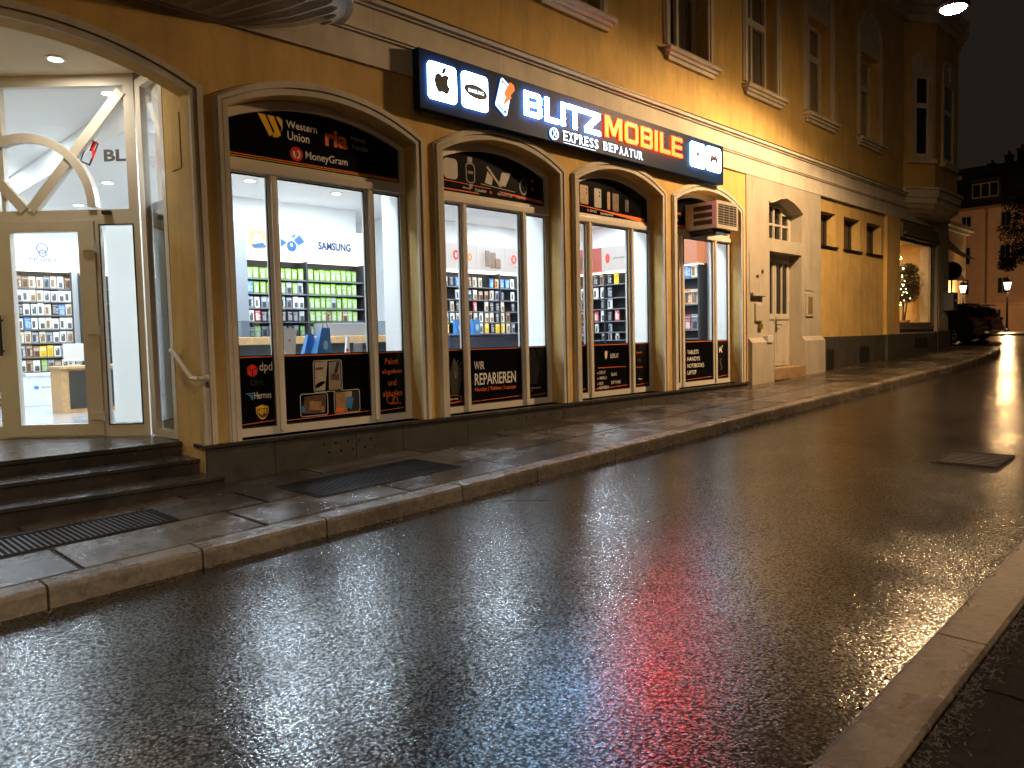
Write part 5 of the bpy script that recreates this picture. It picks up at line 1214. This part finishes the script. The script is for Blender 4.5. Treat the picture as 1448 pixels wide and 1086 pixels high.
for i in range(46):
    a=rb.uniform(0,2*PI); el=rb.uniform(-.8,1); rr=rb.uniform(.5,1)
    bl.append((44+2.4*rr*math.cos(a)*math.sqrt(1-el*el*.9),-1.4+2.9*rr*math.sin(a)*math.sqrt(1-el*el*.9),6.4+2.6*el*rr,rb.uniform(.4,.8),rb.uniform(.4,.8),rb.uniform(.25,.5),.022))
bl+=[(44,1.9,6.4,.8,.9,.9,.05),(44,1.7,7.6,.8,.9,.8,.05),(44,1.9,5.2,.6,.8,.6,.04),(44,2.3,4.7,.4,.45,.35,.02),(44,1.1,4.1,.5,.45,.35,.02),(43.8,.9,4.8,.5,.6,.4,.02),(44.2,1.4,5.5,.5,.6,.5,.02),(44,1.0,3.75,.3,.35,.25,.012)]
leafcloud('crown',tr,None,bl,30000,.15,LF,4)
# plant in the far shop window
pt=thing('potted_plant','leafy indoor tree with fairy lights in the lit window beside the corner pilaster','potted plant',(23.65,.72,1.6))
MB().lathe((23.65,.72,1.6),[(.12,0),(.17,.28),(.16,.28)],14).build('pot',mat('terracotta',(.3,.14,.07),.7),pt)
MB().cyl((23.65,.72,1.85),(23.4,.7,2.7),.02,.012).cyl((23.68,.72,1.85),(24.0,.7,2.75),.02,.012).cyl((23.63,.75,1.85),(23.7,.72,2.9),.02,.01).build('stem',BARK,pt)
leafcloud('foliage',pt,None,[(23.7,.68,3.0,.80,.30,.40,.35),(23.4,.68,2.65,.55,.28,.3,.25),(24.0,.68,2.7,.5,.28,.3,.2),(23.75,.68,3.32,.55,.28,.22,.2)],2600,.12,mat('plant_leaves',(.06,.06,.022),.5,var=.4,vscale=6),8)
fl_=thing('fairy_lights','string of tiny warm bulbs wound round the indoor tree','fairy lights',(21.5,.5,2.5))
B=MB(); rb=random.Random(2)
for i in range(36): B.ell((22.35+abs(rb.gauss(0,.35)),.5+rb.uniform(-.1,.1),2.75+rb.gauss(0,.40)),.012,.012,.012,6,4)
B.build('bulb',emis('fairy_bulb',(1,.75,.35),22),fl_)
pl=thing('pendant_lamp','warm pendant lamp inside the lit window beside the corner pilaster','lamp',(21.8,1.2,3.9))
MB().cyl((21.8,1.2,3.75),(21.8,1.2,4.15),.008).build('cord',TXK,pl)
MB().lathe((21.8,1.2,3.55),[(.09,0),(.11,.06),(.05,.17),(.02,.2)],16).build('lamp_shade',emis('pendant_glow',(1,.72,.35),6),pl)
area('lamp',(21.8,1.2,3.52),.2,60,(1,.66,.32),pl)
area('lamp',(23.1,1.2,4.1),.2,45,(1,.66,.32),pl)

# ================================================================== CARS
CP=mat('black_car_paint',(.02,.02,.022),.22,coat=1); CG=mat('car_glass',(.004,.004,.005),.04,spec=.8); TY=mat('tyre_rubber',(.012,.012,.012),.8); RM=mat('alloy_rim',(.6,.58,.55),.4); TL=mat('tail_light_red',(.14,.01,.008),.25,emit=(.6,.03,.01),estr=.015)
CH=mat('chrome',(.5,.48,.45),.2,metal=1)
def suv(X,Y,z0,label,rot,s=1):
    """car local: rear at y=0 pointing -y, length along +y, x centred; placed with rotation"""
    t=thing('parked_car',label,'car',(X,Y,z0),'cars parked in the side street'); t.rotation_euler=(0,0,rot)
    def L(B,name,m_,par=t,sm=False):
        return B.build(name,m_,par,origin=(0,0,0),smooth=sm)
    w=.90; LEN=4.5
    side=[(.05,.42),(.0,.62),(.04,.98),(.10,1.02),(.30,1.44),(.55,1.56),(1.6,1.62),(2.6,1.58),(3.0,1.46),(3.55,1.05),(4.3,.93),(4.47,.75),(4.5,.42),(4.3,.28),(.25,.28)]
    B=MB()
    # body shell lofted in x: tumblehome above the belt
    def xs(zz): return w-(.0 if zz<1.0 else (zz-1.0)*.33)
    n=len(side); V=[]
    for sx in (-1,1):
        for (y,z) in side: V.append((sx*(xs(z)-.05),y,z))
    for sx in (-1,1):
        for (y,z) in side:
            yy=2.25+(y-2.25)*.975; zz=.95+(z-.95)*.965; V.append((sx*xs(z),yy,zz))
    F=[]
    for i in range(n):
        j=(i+1)%n; F.append((i,j,n+j,n+i)); F.append((2*n+i,2*n+j,j,i)); F.append((n+i,n+j,3*n+j,3*n+i))
    tri=tessellate_polygon([[Vector((y,z,0)) for y,z in side]])
    for q in tri: F.append(tuple(2*n+i for i in q)); F.append(tuple(3*n+i for i in q))
    B.add(V,F); L(B,'body',CP,sm=False)
    # side glass
    for sx in (-1,1):
        xg=lambda z:sx*(xs(z)+.006)
        for nm,pts in (('side_window',[(.62,1.08),(1.35,1.08),(1.38,1.46),(.85,1.45)]),('side_window',[(1.42,1.08),(2.3,1.08),(2.3,1.47),(1.45,1.47)]),('side_window',[(2.36,1.08),(3.2,1.08),(2.85,1.42),(2.36,1.47)])):
            B=MB(); B.add([(xg(z),y,z) for y,z in pts],[(0,1,2,3)]); L(B,nm,CG)
        B=MB().bbox(sx*.93-.09,sx*.93+.09,3.0,3.1,1.05,1.17,.02); L(B,'mirror',CP)
    B=MB().add([(-.62,.075,1.06),(.62,.075,1.06),(.52,.27,1.42),(-.52,.27,1.42)],[(0,1,2,3)]); L(B,'rear_window',CG)
    B=MB().bbox(-.66,.66,.20,.50,1.55,1.60,.02); L(B,'spoiler',CP)
    B=MB().add([(-.6,3.08,1.40),(.6,3.08,1.40),(.68,3.52,1.08),(-.68,3.52,1.08)],[(0,1,2,3)]); L(B,'windscreen',CG)
    for sx in (-1,1):
        B=MB().bbox(min(sx*.68,sx*.90),max(sx*.68,sx*.90),-.012,.20,.91,1.02,.02); L(B,'tail_light',TL)
        B=MB().bbox(min(sx*.60,sx*.85),max(sx*.60,sx*.85),4.30,4.50,.70,.82,.02); L(B,'headlight',CH)
        B=MB().tube([(sx*.62,.7,1.60),(sx*.62,2.5,1.63)],.018,8); L(B,'roof_rail',CH)
    B=MB().bbox(-.88,.88,-.06,.16,.42,.66,.05); L(B,'rear_bumper',CP)
    B=MB().bbox(-.45,.45,-.072,-.055,.60,.63,.004); L(B,'bumper_trim',CH)
    B=MB().bbox(-.26,.26,-.02,.03,.74,.85,.004); L(B,'number_plate',mat('plate_white',(.5,.48,.44),.5))
    for sx in (-1,1):
        for y in (.82,3.6):
            W_=MB().cyl((sx*.90,y,.33),(sx*.69,y,.33),.33,n=26); wo=L(W_,'wheel',TY)
            R=MB(); R.cyl((sx*.905,y,.33),(sx*.90,y,.33),.215,n=24)
            L(R,'rim_back',TXK,wo)
            R=MB()
            for k_ in range(5):
                a=2*PI*k_/5+.3
                R.obox((sx*.912,y+math.cos(a)*.11,.33+math.sin(a)*.11),(1,0,0),(0,-math.sin(a),math.cos(a)),(0,math.cos(a),math.sin(a)),.008,.022,.10)
            R.cyl((sx*.92,y,.33),(sx*.90,y,.33),.04)
            o=[(y+.225*math.cos(2*PI*i/24),.33+.225*math.sin(2*PI*i/24)) for i in range(24)]; i_=[(y+.20*math.cos(2*PI*i/24),.33+.20*math.sin(2*PI*i/24)) for i in range(24)]
            R.poly([(-p,q) for p,q in o],[[(-p,q) for p,q in i_]],lambda u,w_,d:(d,-u,w_),sx*.915 if sx<0 else .905,-.905 if sx<0 else .915)
            L(R,'rim',RM,wo)
    return t
suv(35.0,1.35,RZ+gz(35),'near black parked car, its rear wheel rim showing just past the building corner',math.radians(-3))
suv(39.6,1.75,RZ+gz(39.6),'dark estate car parked beyond the near black one, tail light showing',math.radians(-3))

# ================================================================== SMALL STREET THINGS
rs=thing('traffic_sign','round traffic sign seen from its dark back on a thin post at the corner','traffic sign',(33,1.9,PZ+gz(33)))
MB().cyl((33,1.9,gz(33)+.15),(33,1.9,4.2),.03).build('post',DKM,rs)
MB().cyl((32.96,1.9,3.83),(32.985,1.9,3.83),.36,n=32).build('sign_disc',mat('sign_back_grey',(.05,.05,.05),.5),rs)
MB().box(32.985,32.998,1.84,1.96,3.7,3.96).build('clamp',DKM,rs)
tb=thing('call_box','grey wall mounted call box with small buttons on the corner pilaster','call box',(24.85,-.2,2.15))
MB().bbox(24.55,25.05,-.32,-.051,2.13,2.66,.03).build('casing',mat('box_grey_blue',(.16,.18,.20),.45),tb)
MB().box(24.62,24.98,-.326,-.319,2.2,2.6).build('front_panel',mat('box_dark_panel',(.05,.06,.07),.4),tb)
B=MB()
for i in range(3): B.cyl((24.72+i*.08,-.335,2.42),(24.72+i*.08,-.325,2.42),.02)
B.build('button',RM,tb)
pn=tag(MB().bbox(24.6,24.8,-.075,-.05,1.94,2.04,.004).build('house_number_plate',mat('small_plate',(.45,.4,.3),.5)),'small pale plate on the corner pilaster under the call box','plate')
# drain in the road, grates in the pavement
def grate(name,label,P,z0,bars,axis,wd,mt=DKM):
    (x0,x1),(y0,y1)=P; t=thing(name,label,'grate',((x0+x1)/2,(y0+y1)/2,z0+gz((x0+x1)/2)))
    def zz(x): return z0+gz(x)
    def slabx(B,a,b,c,d,h0,h1):
        B.add([(a,c,zz(a)+h0),(b,c,zz(b)+h0),(b,d,zz(b)+h0),(a,d,zz(a)+h0),(a,c,zz(a)+h1),(b,c,zz(b)+h1),(b,d,zz(b)+h1),(a,d,zz(a)+h1)],[(0,3,2,1),(4,5,6,7),(0,1,5,4),(1,2,6,5),(2,3,7,6),(3,0,4,7)])
    B=MB(); slabx(B,x0,x1,y0,y1,.001,.004); B.build('pit',TXK,t)
    B=MB(); f_=.035
    slabx(B,x0,x1,y0,y0+f_,.0045,.008); slabx(B,x0,x1,y1-f_,y1,.0045,.008); slabx(B,x0,x0+f_,y0+f_,y1-f_,.0045,.008); slabx(B,x1-f_,x1,y0+f_,y1-f_,.0045,.008); B.build('frame',mt,t)
    B=MB()
    for i in range(bars):
        if axis=='x': c=x0+f_+(x1-x0-2*f_)*(i+.5)/bars; slabx(B,c-wd/2,c+wd/2,y0+f_,y1-f_,.0045,.008)
        else: c=y0+f_+(y1-y0-2*f_)*(i+.5)/bars; slabx(B,x0+f_,x1-f_,c-wd/2,c+wd/2,.0045,.008)
    B.build('bar',mt,t)
IRON=mat('wet_cast_iron',(.020,.017,.014),.8,var=.5,vscale=14,bump=.8,bscale=60,spec=.05)
grate('storm_drain','rectangular cast iron storm drain set in the wet road','%',0,0,0,0) if 0 else grate('storm_drain','rectangular cast iron storm drain set in the wet road',((7.55,8.25),(-5.02,-4.50)),RZ+.0,9,'x',.035,IRON)
grate('cellar_grate','long dark slatted cellar grate in the pavement below the first arched window',((3.12,4.62),(-1.36,-.63)),PZ+.0,46,'x',.013,IRON)
grate('cellar_grate','dark wet cellar grate in the pavement at the foot of the entrance steps',((.2,2.13),(-1.10,-.55)),PZ+.0,52,'x',.018,IRON)
